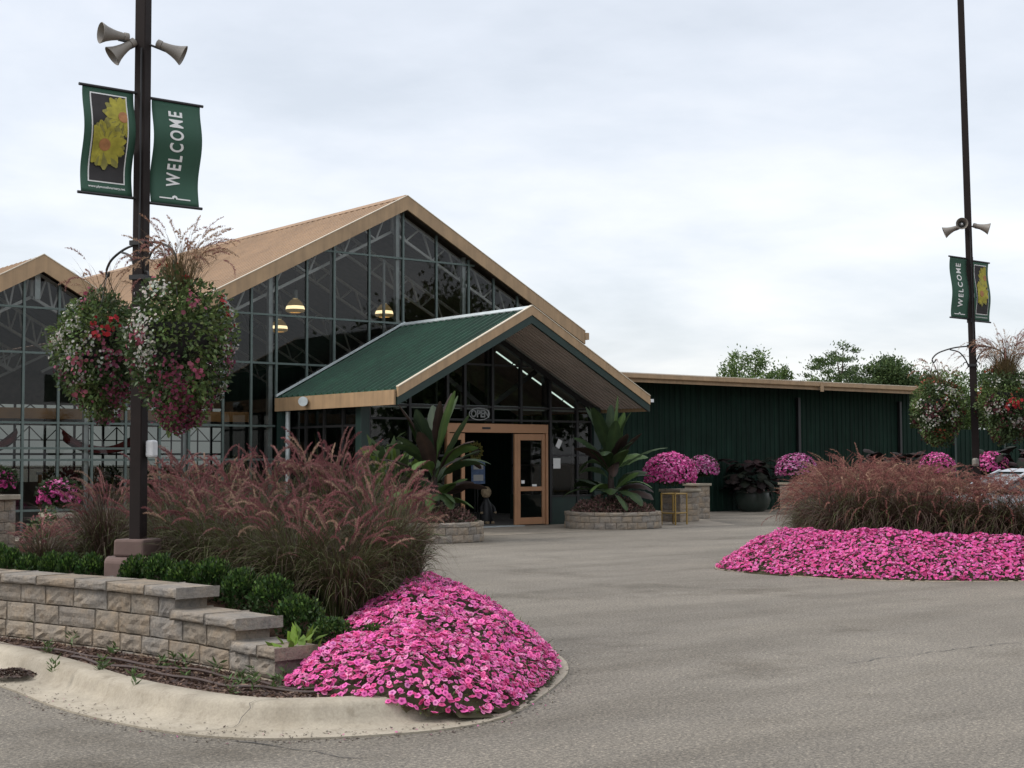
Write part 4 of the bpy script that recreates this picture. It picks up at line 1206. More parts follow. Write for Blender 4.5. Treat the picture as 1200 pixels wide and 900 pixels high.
def swag(x0, x1, y, z0, sag, wd, lab):
    n = 14; mb = MB(); vs = []
    for i in range(n + 1):
        u = i / n; x = x0 + (x1 - x0) * u; z = z0 - sag * (1 - (2 * u - 1) ** 2)
        for j in range(4):
            vs.append((x, y + .06 * math.sin(j * 2 + u * 9), z - wd * (.55 + .45 * abs(2 * u - 1)) * j / 3))
    mb.add(vs, [(i * 4 + j, i * 4 + j + 1, (i + 1) * 4 + j + 1, (i + 1) * 4 + j) for i in range(n) for j in range(3)])
    o = mb.build('red_swag', M['red_cloth'], smooth=True)
    s = o.modifiers.new('thick', 'SOLIDIFY'); s.thickness = .01
    tag(o, lab, 'drapery', 'red swags inside the glass')
swag(13.3, 15.3, 34, 2.42, .42, .28, 'dark red cloth swag hanging inside the glass below the left basket')
swag(10.6, 12.2, 34, 2.42, .42, .28, 'dark red cloth swag at the far left photo edge inside the glass')
for k, (x, y, lab) in enumerate(((11.5, 36.5, 'wooden display bench with pots inside the left glass bay'), (15.2, 37.5, 'wooden display bench with pots behind the hanging baskets'), (17.0, 35.2, 'wooden display bench with pots inside the glass beside the porch'))):
    b_ = thing('display_bench', lab, 'bench', (x, y, 0), 0, 'display benches in the greenhouse')
    MB().box(-1.1, 1.1, -.4, .4, .78, .84).build('bench_top', M['wood'], b_)
    MB().box(-1.1, 1.1, .3, .36, 1.3, 1.36).build('back_shelf', M['galv'], b_)
    for sx_ in (-1, 1):
        for sy_ in (-.33, .33):
            MB().box(sx_ - .04, sx_ + .04, sy_ - .04, sy_ + .04, .01, .775 if sy_ < 0 else 1.295).build('leg', M['wood'], b_)
    for j in range(5):
        q_ = thing('potted_plant', 'leafy potted plant, %s from the left on the bench %s' % (LEAD[j], lab.split('with pots ')[1]), 'potted plant', (x - .85 + j * .42, y - .1, .842), 0, 'potted plants on the display benches')
        MB().lathe([(.08, 0), (.11, .16), (.115, .18), (.09, .17)], n=14).build('pot', M['pot'] if j % 2 else M['base_brown'], q_, smooth=True)
        n = 130; a_ = nrm(rng.normal(size=(n, 3))); Lp = a_ * rng.uniform(.3, 1, (n, 1)) * np.array([.19, .19, .24]) + np.array([0, 0, .38])
        cc_ = [(.05, .09, .03), (.12, .03, .035), (.07, .10, .03), (.2, .12, .04), (.05, .08, .03)][j]
        cloud('foliage', [inst(LEAF_V, LEAF_F, frames(nrm(a_ + np.array([0, 0, .5]))), Lp, np.c_[np.full(n, .07), np.full(n, .13), np.full(n, .1)], jit(cc_, n, .4))], M['leaf'], q_)

# ------------------------------------------------------------------ dark green shed on the right
sh = thing('storage_building', 'long dark green ribbed metal building with tan roof edge on the right', 'building', (36, 32, 0))
XS0, XS1, YW, YE = 28.02, 43.9, 32.0, 31.0
wl = MB(); wl.box(XS0, XS1, YW, YW + .12, 0, 4.058)
x = XS0 + .1
while x < XS1 - .05:
    wl.hexa([(x - .035, YW - .022, .02), (x + .035, YW - .022, .02), (x + .055, YW - .001, .02), (x - .055, YW - .001, .02), (x - .035, YW - .022, 3.97), (x + .035, YW - .022, 3.97), (x + .055, YW - .001, 3.97), (x - .055, YW - .001, 3.97)])
    x += .23
wl.box(XS1 - .12, XS1, YW + .12, 46, 0, 3.98)
wl.build('wall', M['green_wall'], sh)
r2 = MB(); r2.hexa([(XS0, YE + .02, 4.08), (XS1 + .4, YE + .02, 4.08), (XS1 + .4, 39, 4.6), (XS0, 39, 4.6), (XS0, YE + .02, 4.16), (XS1 + .4, YE + .02, 4.16), (XS1 + .4, 39, 4.68), (XS0, 39, 4.68)])
r2.hexa([(XS0, 39, 4.6), (XS1 + .4, 39, 4.6), (XS1 + .4, 46.4, 4.1), (XS0, 46.4, 4.1), (XS0, 39, 4.68), (XS1 + .4, 39, 4.68), (XS1 + .4, 46.4, 4.18), (XS0, 46.4, 4.18)])
r2.build('roof', M['roof_tan'], sh)
MB().box(XS0, XS1 + .4, YE + .025, YW + .06, 4.06, 4.078).build('soffit', M['under'], sh)
MB().box(XS0 + .01, XS1 + .4, YE - .03, YE + .02, 3.92, 4.06).build('fascia', M['trim_tan'], sh)
gt = MB(); gt.box(XS0 + .01, XS1 + .4, YE - .14, YE - .032, 4.03, 4.17); gu = gt.build('gutter', M['trim_tan'], sh, bevel=.02, seg=2)
MB().box(XS0 + .01, XS1 + .42, YE - .15, YE - .13, 4.172, 4.19).build('gutter_lip', M['trim_edge'], gu)
MB().box(37.55, 37.72, YE - .16, YE - .142, 3.86, 4.12).build('gutter_bracket', M['trim_tan'], gu)
for x in (37.7, 43.2):
    MB().box(x - .06, x + .06, YW - .14, YW - .03, .05, 3.7).build('downspout', M['black'], sh, bevel=.01)
fix_children(sh)
fn = thing('fence', 'lower dark green ribbed fence beyond the end of the green building', 'fence', (52, 32, 0))
f_ = MB(); f_.box(XS1 + .02, 66, YW + .02, YW + .08, 0, 2.75)
x = XS1 + .15
while x < 66:
    f_.box(x - .03, x + .03, YW + .0, YW + .019, .02, 2.74); x += .3
f_.build('panel', M['green_wall'], fn)
for x in np.arange(46.5, 66, 3.2): MB().box(x - .06, x + .06, YW - .12, YW - .002, 0, 2.85).build('post', M['green_dark'], fn)
fix_children(fn)

# ------------------------------------------------------------------ round stone planters with banana plants
def planter(x, y, r, label):
    o = thing('stone_planter', label, 'planter', (x, y, 0), 0, 'round block planters by the entrance')
    for c_, (z0, z1) in enumerate(((.005, .155), (.157, .305), (.307, .395))):
        mb = MB(); n = int(2 * PI * r / (.26 if c_ < 2 else .34)); rr = r - .012 * c_ + (.02 if c_ == 2 else 0)
        for k in range(n):
            a0 = 2 * PI * (k + .5 * (c_ % 2)) / n; a1 = 2 * PI * (k + 1 + .5 * (c_ % 2)) / n
            block(mb, (rr * math.cos(a0), rr * math.sin(a0)), (rr * math.cos(a1), rr * math.sin(a1)), .22, z0, z1, .010, (3, 3), (Vector((-math.cos(a0), -math.sin(a0))), Vector((-math.cos(a1), -math.sin(a1)))))
        mb.build('block_course' if c_ < 2 else 'cap_stone', M['stone'], o, bevel=.006)
    MB().lathe([(.01, .33), (r - .24, .33), (r - .2, .30)], n=32, caps=False).build('soil', M['mulch'], o)
    return o

def banana_leaf(L, wd, e0, bend, az, twist, col, K=14):
    """one big leaf: petiole then blade with a folded midrib; returns chunk"""
    P = [np.array([0., 0., 0.])]; th = PI / 2 - e0
    pts = []; tang = []
    for k in range(K):
        u = (k + 1) / K; t_ = th + bend * u ** 1.5
        d = np.array([math.sin(t_) * math.cos(az), math.sin(t_) * math.sin(az), math.cos(t_)])
        P.append(P[-1] + d * L / K); tang.append(d)
    P = np.array(P); tang.append(tang[-1]); tang = np.array(tang)
    side = np.array([-math.sin(az), math.cos(az), 0.])
    V = []; C = []; Fc = []
    n0 = 0
    for sg in (-1, 1):
        base = len(V); 
        for k in range(K + 1):
            u = k / K
            b = 0 if u < .24 else max(0., math.sin(PI * min(1, (u - .24) / .765))) ** .55
            wv = .012 + wd * b * random.uniform(.86, 1.06)
            up_ = np.cross(tang[k], side) * -1
            s_ = side * math.cos(twist) + up_ * math.sin(twist)
            up2 = np.cross(tang[k], s_)
            edge = P[k] + s_ * sg * wv * .92 + up2 * (.10 * wd * b * (1 if sg > 0 else -1) * -sg * 1.0) + np.array([0, 0, -.12 * wv * random.uniform(.2, 1.6)])
            V += [P[k] + up2 * 0, (P[k] + edge) / 2 + np.array([0, 0, .05 * wv]), edge]
            cc = np.array(col) * random.uniform(.85, 1.15); mid = cc * np.array([1.4, 1.3, 1.2])
            C += [mid, cc, cc * random.uniform(.8, 1.1)]
        for k in range(K):
            a = base + k * 3; b = a + 3
            Fc += [(a, b, b + 1, a + 1), (a + 1, b + 1, b + 2, a + 2)]
    return np.array(V), np.array(Fc), np.clip(np.array(C), .003, 1)

def banana(x, y, z, H, label, seed, spread):
    random.seed(seed)
    o = thing('banana_plant', label, 'plant', (x, y, z), 0, 'red banana plants in the planters')
    mb = MB(); mb.cc = (.045, .03, .025); mb.tube([(0, 0, 0), (.02, 0, .25), (0, .02, .6), (.01, .02, .95)], [.13, .115, .09, .06], 10); mb.build('pseudostem', M['leaf'], o, smooth=True)
    plan = [(10, 1.0, (70, 87), (.10, .7), (.52, .64)), (16, .85, (48, 76), (.8, 2.0), (.42, .60)), (20, .45, (15, 60), (.7, 1.8), (.32, .46))]
    k = 0
    for cnt, zb, el, bd, ln in plan:
        for _ in range(cnt):
            az = k * 2.4 + random.uniform(-.4, .4); k += 1
            col = random.choice([(.024, .044, .017), (.020, .034, .017), (.034, .060, .020), (.032, .021, .018), (.028, .05, .018), (.070, .12, .036)])
            V, Fc, C = banana_leaf(H * random.uniform(*ln), random.uniform(.14, .21), math.radians(random.uniform(*el)), random.uniform(*bd), az, random.uniform(-.7, .7), col, 16)
            V = V + np.array([0, 0, zb * random.uniform(.75, 1.1)])
            cloud('leaf', [(V, Fc, C)], M['bigleaf'], o, smooth=True)
    random.seed(11)
    return o

def low_foliage(name, label, x, y, z, rx, h, n, cols, size, cat='plant', inner=.0, group=None):
    a = rng.uniform(0, 2 * PI, n); r = rx * np.sqrt(rng.uniform(inner ** 2, 1, n))
    X, Y = r * np.cos(a), r * np.sin(a)
    top = h * np.sqrt(np.clip(1.02 - (r / rx) ** 2.5, .05, 1)) * (1 + .2 * np.sin(X * 11) * np.cos(Y * 9))
    L = np.stack([X, Y, top * rng.uniform(.35, 1.05, n)], 1)
    ax = nrm(np.stack([np.cos(a) * .7, np.sin(a) * .7, np.full(n, .7)], 1) + rng.normal(0, .5, (n, 3)))
    cols = np.array(cols); c = cols[rng.integers(0, len(cols), n)] * rng.uniform(.6, 1.4, (n, 1))
    sc = np.c_[rng.uniform(.5, .8, n), rng.uniform(.8, 1.4, n), np.full(n, .8)] * size
    o = cloud(name, [inst(LEAF_V, LEAF_F, frames(ax), L, sc, c)], M['leaf'])
    o.location = (x, y, z)
    tag(o, label, cat, group)
    return o
pxr, pyr = 23.85, 26.0
pxl, pyl = 17.15, 24.05
planter(pxr, pyr, 1.18, 'round tan block planter right of the entrance door')
planter(pxl, pyl, 1.02, 'round tan block planter left of the entrance door, half behind grass')
banana(pxr, pyr + .05, .34, 2.85, 'tall dark banana plant rising from the planter right of the door', 5, .95)
banana(pxl + .02, pyl, .34, 2.75, 'tall dark banana plant rising from the planter left of the door', 17, .95)
bz = [(.15, .075, .07), (.22, .12, .105), (.08, .065, .045), (.28, .17, .15), (.06, .065, .035)]
low_foliage('bedding_plants', 'low bronze pink bedding plants filling the right planter', pxr, pyr, .33, 1.0, .38, 3600, bz, .06, 'bedding plants', group='bronze bedding in the planters')
low_foliage('bedding_plants', 'low bronze pink bedding plants filling the left planter', pxl, pyl, .33, .86, .36, 2600, bz, .06, 'bedding plants', group='bronze bedding in the planters')
low_foliage('elephant_ear', 'dark broad leaved plant behind the left banana plant', 17.3, 25.9, .0, .75, 1.75, 420, [(.03, .05, .02), (.045, .07, .025), (.09, .14, .03)], .30, 'plant')

# ------------------------------------------------------------------ mums on stone pedestals
def mum_chunks(rad, nf, nl, cols):
    a = nrm(rng.normal(size=(nl, 3))); a[:, 2] = a[:, 2] * .75 + .25
    L = a * rng.uniform(.6, .97, (nl, 1)) * rad
    ch = [inst(LEAF_V, LEAF_F, frames(nrm(a + rng.normal(0, .6, a.shape))), L, np.c_[np.full(nl, .05), np.full(nl, .08), np.full(nl, .05)], jit((.035, .055, .022), nl, .4))]
    a = nrm(rng.normal(size=(nf * 2, 3))); a = a[a[:, 2] > -.35][:nf]
    L = a * rad * (1 + rng.uniform(-.04, .05, (len(a), 1)) + .035 * np.sin(a[:, :1] * 9) * np.cos(a[:, 1:2] * 8))
    cols = np.array(cols); c = cols[rng.integers(0, len(cols), len(a))] * rng.uniform(.75, 1.25, (len(a), 1))
    kk = rng.uniform(size=len(a)) < np.clip(.72 + .6 * a[:, 2], .3, 1); a, L, c = a[kk], L[kk], c[kk]
    sc = rng.uniform(.026, .044, len(a))
    ch2 = inst(HEXV, HEXF, frames_n(nrm(a + rng.normal(0, .35, a.shape))), L, sc, c, np.array([(.8, .6, .8)] + [(1, 1, 1)] * 10))
    return ch, [ch2]
MUMC = [(.64, .08, .32), (.74, .14, .40), (.50, .05, .22), (.80, .28, .52)]
MUMP = [(.48, .09, .28), (.60, .22, .42), (.34, .05, .18), (.62, .34, .5)]
def mum(x, y, zc, rad, flat, cols, label, nf=1300, group='mounded pink mums'):
    o = thing('chrysanthemum', label, 'flowers', (x, y, zc), random.uniform(0, 6), group)
    l, f = mum_chunks(rad, nf, 1500, cols)
    cloud('foliage', l, M['leaf'], o); cloud('blossoms', f, M['petal'], o)
    o.scale = (1, 1, flat)
    return o
def pedestal(x, y, wd, h, label, rz=.0):
    o = thing('stone_pedestal', label, 'pedestal', (x, y, 0), rz, 'stone pedestals under the mums')
    n = max(2, round((h - .07) / .15)); ch = (h - .07) / n
    mb = MB(); hw = wd / 2
    for c_ in range(n):
        q = [(-hw, -hw), (hw, -hw), (hw, hw), (-hw, hw)]
        for k in range(4):
            A = Vector(q[k]); B = Vector(q[(k + 1) % 4])
            cut = .38 if (c_ + k) % 2 else .62
            C_ = A.lerp(B, cut)
            block(mb, A, C_, .08, ch * c_ + .004, ch * (c_ + 1), .006, (3, 3)); block(mb, C_, B, .08, ch * c_ + .004, ch * (c_ + 1), .006, (3, 3))
    mb.build('block_shaft', M['stone'], o)
    MB().box(-hw - .04, hw + .04, -hw - .04, hw + .04, h - .068, h).build('cap_stone', M['kerb'], o, bevel=.01)
    return o
x, y = gp(796, 38.6); pedestal(x, y, .72, .86, 'stone pedestal under the largest pink mum by the porch')
x, y = gp(785, 38.2); mum(x, y, 1.24, .68, .84, MUMC, 'largest bright pink mum mound, right of the porch', 2300)
x, y = gp(816, 40.5); pedestal(x, y, .50, .98, 'stone pedestal under the second mum from the porch')
x, y = gp(823, 40.6); mum(x, y, 1.36, .44, .88, MUMP, 'smaller mauve pink mum, second from the porch', 1200)
x, y = gp(932, 43.5); pedestal(x, y, .7, .95, 'stone pedestal behind the left end of the far right grasses')
x, y = gp(932, 43.4); mum(x, y, 1.33, .60, .8, MUMP, 'dusky pink mum behind the left end of the far right grasses', 1400)
x, y = gp(1097, 41.5); pedestal(x, y, .6, .95, 'stone pedestal hidden behind the far right grasses, left of the pole')
x, y = gp(1097, 41.4); mum(x, y, 1.38, .5, .85, MUMC, 'pink mum peeping over the grasses left of the far right pole', 900)
x, y = gp(1160, 40.5); pedestal(x, y, .6, .98, 'stone pedestal behind the silver car')
x, y = gp(1160, 40.4); mum(x, y, 1.43, .46, .85, MUMC, 'pink mum between the far right pole and the silver car', 900)
x, y = gp(0, 18.6); pedestal(x, y, .30, 1.2, 'tan stone pedestal cut by the left photo edge', .4)
mum(x, y, 1.36, .20, .85, MUMC, 'bright pink mum on the pedestal at the left photo edge', 420)
x, y = gp(70, 18.2); pedestal(x, y, .30, .98, 'stone pedestal hidden by grass under the left magenta mum')
mum(x, y, 1.18, .25, .85, MUMC, 'bright magenta mum above the grass left of the near pole', 480)
x, y = gp(50, 17.6); low_foliage('begonia', 'faded pink flower clump beside the left magenta mum', x, y, .5, .22, .5, 420, [(.05, .08, .03), (.34, .14, .14), (.06, .10, .03)], .06, 'flowers')
x, y = gp(44, 15.9); low_foliage('begonia', 'low salmon pink begonias behind the left boxwoods', x, y, .48, .38, .20, 600, [(.40, .12, .12), (.30, .13, .11), (.06, .08, .03)], .05, 'flowers')
# dark cordyline-like plants left of the pole
x, y = gp(112, 16.4); PROTOC = clump_meshes(260, 2, h=1.0, spread=.7, green=0.05)
o = cloud('cordyline', PROTOC[0], M['grass']); o.location = (x, y, .45); tag(o, 'dark maroon spiky leaved plant left of the near pole', 'plant')

# dark potted plants by the green wall
def dark_pot(x, y, s, label):
    o = thing('potted_plant', label, 'potted plant', (x, y, 0), 0, 'dark leaved pots by the green wall')
    MB().lathe([(.30, .006), (.42, .12), (.50, .34), (.47, .52), (.50, .56), (.44, .56), (.40, .48)], n=28).build('pot', M['pot'], o, smooth=True)
    ch = []
    for k in range(120):
        az = random.uniform(0, 2 * PI); u = random.random()
        V, Fc, C = banana_leaf(random.uniform(.32, .55), random.uniform(.12, .18), math.radians(random.uniform(-5, 60)), random.uniform(.8, 2.0), az, random.uniform(-.4, .4), random.choice([(.014, .010, .010), (.018, .013, .012), (.012, .015, .010), (.024, .012, .013)]), 7)
        rr = .55 * math.sqrt(random.random())
        ch.append((V + np.array([rr * math.cos(az), rr * math.sin(az), .55 + random.uniform(0, .85)]), Fc, C))
    cloud('foliage', ch, M['darkleaf'], o, smooth=True)
    n = 40; a_ = rng.uniform(0, 2 * PI, n)
    Lb = np.stack([.5 * np.cos(a_), .5 * np.sin(a_), rng.uniform(.5, .8, n)], 1)
    cloud('blossoms', [inst(HEXV, HEXF, frames_n(nrm(Lb * np.array([1, 1, .3]))), Lb, rng.uniform(.02, .035, n), jit((.42, .30, .33), n, .3))], M['petal'], o)
    o.scale = (s, s, s)
dark_pot(34.55, 31.15, 1.15, 'dark leaved plant in a big green pot against the green wall')
x, y = gp(1045, 44); dark_pot(x, y, 1.25, 'dark potted plant behind the tallest far right grasses')
x, y = gp(1192, 40.6); dark_pot(x, y, 1.3, 'dark potted plant right of the far pink mum')

# yellow tube rack right of the planter
yr = thing('yellow_rack', 'small yellow tube rack standing beside the right planter', 'rack', (*gp(789, 36.6), 0), .25)
for sx_ in (-.28, .28):
    for sy_ in (-.2, .2):
        MB().tube([(sx_, sy_, .005), (sx_, sy_, .80)], .022, 8).build('leg', M['yellow'], yr, smooth=True)
for z in (.30, .78):
    mb = MB()
    for a_, b_ in (((-.258, -.2), (.258, -.2)), ((-.258, .2), (.258, .2)), ((-.28, -.178), (-.28, .178)), ((.28, -.178), (.28, .178))): mb.tube([(*a_, z), (*b_, z)], .018, 8)
    mb.build('rail', M['yellow'], yr, smooth=True)
MB().box(-.255, .255, -.175, .175, .306, .32).build('shelf', M['black'], yr)

# ------------------------------------------------------------------ poles
def sq_tube(mb, p0, p1, w0, w1, rot):
    ax = Vector(p1) - Vector(p0)
    a = Vector((math.cos(rot), math.sin(rot), 0)); b = Vector((-math.sin(rot), math.cos(rot), 0))
    p0 = Vector(p0); p1 = Vector(p1); q = []
    for p, w_ in ((p0, w0 / 2), (p1, w1 / 2)): q += [p - a * w_ - b * w_, p + a * w_ - b * w_, p + a * w_ + b * w_, p - a * w_ + b * w_]
    mb.hexa(q)

PROT = math.radians(33)
def light_pole(x, y, zb, top, lean, arms, label, z0=3.50):
    o = thing('banner_pole', label, 'pole', (x, y, 0))
    mb = MB()
    def oct_(r0, r1, z0, z1, zc):
        mb.lathe([(r0, z0), (r0, zc), (r1, z1), (.001, z1 + .001)], n=8)
    oct_(.30, .272, zb - .3, .80, .765); mb.build('concrete_base', M['base_brown'], o, bevel=.01)
    mb = MB(); sq_tube(mb, (0, 0, .802), (0, 0, .95), .30, .295, PROT); mb.build('base_cover', M['base_brown'], o, bevel=.02, seg=2)
    mb = MB(); sq_tube(mb, (0, 0, .80), (lean[0] * top, lean[1] * top, top), .112, .099, PROT); mb.build('shaft', M['pole'], o, bevel=.008, seg=2)
    mb = MB(); sq_tube(mb, (lean[0] * top, lean[1] * top, top), (lean[0] * top, lean[1] * top, top + .03), .13, .13, PROT); mb.build('cap', M['pole'], o)
    n_ = Vector((-math.cos(PROT), -math.sin(PROT), 0)) * .072 + Vector((math.sin(PROT), -math.cos(PROT), 0)) * .03
    MB().tube([(n_.x + lean[0] * z, n_.y + lean[1] * z, z) for z in np.linspace(3.4, 5.2, 12)], .008, 6).build('cable', M['black'], o)
    for d, ln in arms:
        d = Vector((*d, 0)).normalized(); mb = MB()
        c = Vector((lean[0] * z0, lean[1] * z0, 0))
        pts = [c + d * s_ * ln + Vector((0, 0, z_)) for s_, z_ in ((.10, z0 + .0), (.4, z0 - .015), (.65, z0 - .05), (.86, z0 - .10), (.98, z0 - .17), (.99, z0 - .225), (.94, z0 - .235), (.91, z0 - .20))]
        mb.tube(catmull(pts, 5), .011, 8)
        pts = [c + d * s_ * ln + Vector((0, 0, z_)) for s_, z_ in ((.10, z0 - .30), (.17, z0 - .20), (.32, z0 - .09), (.55, z0 - .045))]
        mb.tube(catmull(pts, 5), .010, 8)
        pts = [c + d * ln * .16 + Vector((0, 0, z0 - .30)) + d * (.035 * math.cos(a_)) * ln * 2 + Vector((0, 0, .05 * math.sin(a_))) for a_ in np.linspace(0, 4.5, 9)]
        mb.tube(pts, .008, 6)
        mb.build('bracket_arm', M['black'], o, smooth=True)
    for z in (z0, z0 - .30):
        col = MB(); sq_tube(col, (lean[0] * z, lean[1] * z, z - .02), (lean[0] * z, lean[1] * z, z + .02), .145, .145, PROT)
        col.build('bracket_clamp', M['black'], o)
    return o

def horn_speaker(pos, direc, attach, label, group):
    o = thing('horn_speaker', label, 'loudspeaker', pos, 0, group)
    d = Vector(direc).normalized()
    o.scale = (.72, .72, .72)
    prof = [(.045, 0), (.05, .03), (.058, .09), (.072, .15), (.092, .21), (.118, .262), (.128, .28), (.124, .284), (.108, .258), (.084, .20), (.06, .13)]
    MB().lathe(prof, (0, 0, 0), d, 28, caps=False).build('bell', M['horn'], o, smooth=True)
    MB().lathe([(.001, .13), (.058, .135), (.05, .16), (.001, .165)], (0, 0, 0), d, 20, caps=False).build('throat', M['horn_dark'], o, smooth=True)
    MB().lathe([(.001, .10), (.026, .12), (.028, .20), (.015, .232), (.001, .236)], (0, 0, 0), d, 16, caps=False).build('inner_cone', M['white_paint'], o, smooth=True)
    MB().lathe([(.03, -.07), (.052, -.06), (.054, -.005), (.047, .0)], (0, 0, 0), d, 20).build('driver', M['horn'], o, smooth=True)
    a = (Vector(attach) - Vector(pos)) / .72
    mb = MB(); mb.bar(d * .06 + Vector((0, 0, -.05)), d * -.03 + Vector((0, 0, -.055)), .05, .012); mb.tube([d * .01 + Vector((0, 0, -.05)), a * .6 + Vector((0, 0, -.02)), a], .014, 8)
    mb.build('mount', M['black'], o)
    return o

def banner(x, y, z0, W, H, side, kind, label, phase, group, mirror=1):
    """cloth hung in the X-Z plane (facing -Y), from the pole outwards to side (-1 left, +1 right)"""
    o = thing('banner', label, 'banner', (x, y, z0), 0, group)
    def srf(u, v, off=0):
        e = math.sin(PI * min(max(v / H, 0), 1))
        yy = .055 * mirror * math.sin(2 * PI * (v / H) * .95 + phase) * (e ** .7 if e > 0 else 0)
        uu = u if side > 0 else u - W
        return (uu + .012 * e * math.sin(5 * v), yy - off, v)
    nu, nv = 8, 26
    mb = MB(); vs = [srf(W * i / nu, H * j / nv) for j in range(nv + 1) for i in range(nu + 1)]
    mb.add(vs, [(j * (nu + 1) + i, j * (nu + 1) + i + 1, (j + 1) * (nu + 1) + i + 1, (j + 1) * (nu + 1) + i) for j in range(nv) for i in range(nu)])
    cl = mb.build('cloth', M['banner'], o, smooth=True)
    sm = cl.modifiers.new('thick', 'SOLIDIFY'); sm.thickness = .003; sm.offset = 0
    def patch(name, u0, u1, v0, v1, m, off, parent):
        mb = MB(); n2 = 20; vs = []
        for j in range(n2 + 1):
            for u in (u0, (u0 + u1) / 2, u1): vs.append(srf(u, v0 + (v1 - v0) * j / n2, off))
        mb.add(vs, [(j * 3 + i, j * 3 + i + 1, j * 3 + i + 4, j * 3 + i + 3) for j in range(n2) for i in range(2)])
        return mb.build(name, m, parent, smooth=True)
    if kind == 'welcome':
        mbt = MB(); adv = 0.; L_ = []
        for chh in 'WELCOME':
            V, Fs = text_mesh(chh, .115, bold=.0010 if chh == 'M' else .0026)
            x0_, x1_ = min(v.x for v in V), max(v.x for v in V); y0_, y1_ = min(v.y for v in V), max(v.y for v in V)
            L_.append(([((v.x - x0_) + adv, (v.y - y0_) / (y1_ - y0_)) for v in V], Fs)); adv += x1_ - x0_ + .026
        k_ = H * .735 / (adv - .026); uc = .47 * W if side > 0 else .5 * W
        for VV, Fs in L_:
            mbt.add([srf(uc - (q_[1] - .5) * W * .285, H * .545 + (q_[0] - (adv - .026) / 2) * k_, .006) for q_ in VV], Fs)
        mbt.build('lettering', M['white'], cl)
        mb = MB()
        for a_, b_, c_ in ((.18, .44, .050), (.56, .82, .050)): 
            p0, p1, p2, p3 = srf(W * a_, H * c_, .006), srf(W * b_, H * c_, .006), srf(W * b_, H * c_ + .012, .006), srf(W * a_, H * c_ + .012, .006); mb.add([p0, p1, p2, p3], [(0, 1, 2, 3)])
        for k in range(5):
            a_ = PI * k / 4; cx_, cz_ = W * .5 + .018 * math.cos(a_), H * .062 + .016 * math.sin(a_)
            mb.add([srf(cx_ + .011 * math.cos(b_), cz_ + .011 * math.sin(b_), .006) for b_ in np.linspace(0, 2 * PI, 8)[:-1]], [tuple(range(7))])
        mb.build('emblem', M['white'], cl)
    else:
        patch('white_border', W * .14, W * .86, H * .105, H * .955, M['white'], .005, cl)
        patch('photo_ground', W * .165, W * .835, H * .118, H * .942, M['photo_dark'], .008, cl)
        def daisy(uc, vc, R, off, seed):
            random.seed(seed); n_ = 13
            for ring, mname in ((0, 'petal_dark'), (1, 'petal_print')):
                mb = MB()
                for k in range(n_):
                    a_ = 2 * PI * (k + .5 * ring) / n_ + random.uniform(-.1, .1); r_ = R * random.uniform(.82, 1.05) * (1 if ring == 0 else .93); hw = R * .17
                    c_, s_ = math.cos(a_), math.sin(a_); pts = []
                    for (rr, ww) in ((.18, .4), (.5, 1.), (.8, .95), (1., .25), (1., -.25), (.8, -.95), (.5, -1.), (.18, -.4)):
                        u_ = uc + c_ * rr * r_ - s_ * ww * hw; v_ = vc + s_ * rr * r_ + c_ * ww * hw
                        u_ = min(max(u_, W * .17), W * .83); v_ = min(max(v_, H * .122), H * .938)
                        pts.append(srf(u_, v_, off + .002 * ring + k * .00002))
                    mb.add(pts, [tuple(range(8))])
                mb.build('printed_flower', M[mname], cl)
            pts = []
            for a_ in np.linspace(0, 2 * PI, 15)[:-1]:
                pts.append(srf(min(uc + R * .24 * math.cos(a_), W * .832), vc + R * .24 * math.sin(a_), off + .005))
            MB().add(pts, [tuple(range(14))]).build('flower_centre', M['centre_print'], cl)
            random.seed(11)
        daisy(W * .76, H * .74, W * .44, .011, 3)
        daisy(W * .40, H * .46, W * .47, .018, 4)
        V, Fs = text_mesh('www.plymouthnursery.net', .04, bold=.0006)
        k_ = (W * .72) / (max(v.x for v in V) - min(v.x for v in V))
        MB().add([srf(W * .5 + v.x * k_, H * .06 + v.y * k_, .006) for v in V], Fs).build('lettering', M['white'], cl)
    for z in (-.012, H + .012):
        xa = -side * .06; xb = side * (W + .03)
        MB().tube([(xa, 0, z), (xb, 0, z)], .013, 10).build('rod', M['black'], o, smooth=True)
        mb = MB(); mb.box(min(xa, xa - side * .05), max(xa, xa - side * .05), -.045, .045, z - .035, z + .035); mb.build('rod_clamp', M['black'], o, bevel=.006)
    return o

# near pole
PX, PY = gp(163, 12.5)
RT = Vector((math.cos(YAW), -math.sin(YAW), 0)); TW = Vector((-math.sin(YAW), -math.cos(YAW), 0))
bl = Vector(gp(118, 12.95)); brr = Vector(gp(208, 12.05))
light_pole(PX, PY, .5, 8.6, (0, 0), (((bl.x - PX, bl.y - PY), .58), ((brr.x - PX, brr.y - PY), .58)), 'near square brown banner pole on a two step concrete base in the grass bed')
jb = MB(); jb.box(-.045, .045, -.04, .04, -.075, .075); ob = jb.build('junction_box', M['white_paint'], None, bevel=.02, seg=2)
ob.location = (PX + RT.x * .11, PY + RT.y * .11, 1.72); ob.rotation_euler = (0, 0, PROT); tag(ob, 'small white box strapped to the right side of the near pole', 'box')
PPos = Vector((PX, PY, 0))
hg = 'horn loudspeakers on the near pole'
def hpos(a, b, z): return tuple(PPos + RT * a + TW * b + Vector((0, 0, z)))
at_ = hpos(0, 0, 5.27)
horn_speaker(hpos(-.145, .10, 5.29), RT * -.86 + TW * .62 + Vector((0, 0, .0)), at_, 'grey horn loudspeaker on the near pole facing left, its dark mouth in view', hg)
horn_speaker(hpos(-.09, .07, 5.235), RT * -.55 + TW * .25 + Vector((0, 0, -.48)), at_, 'grey horn loudspeaker tilted down at the left of the near pole', hg)
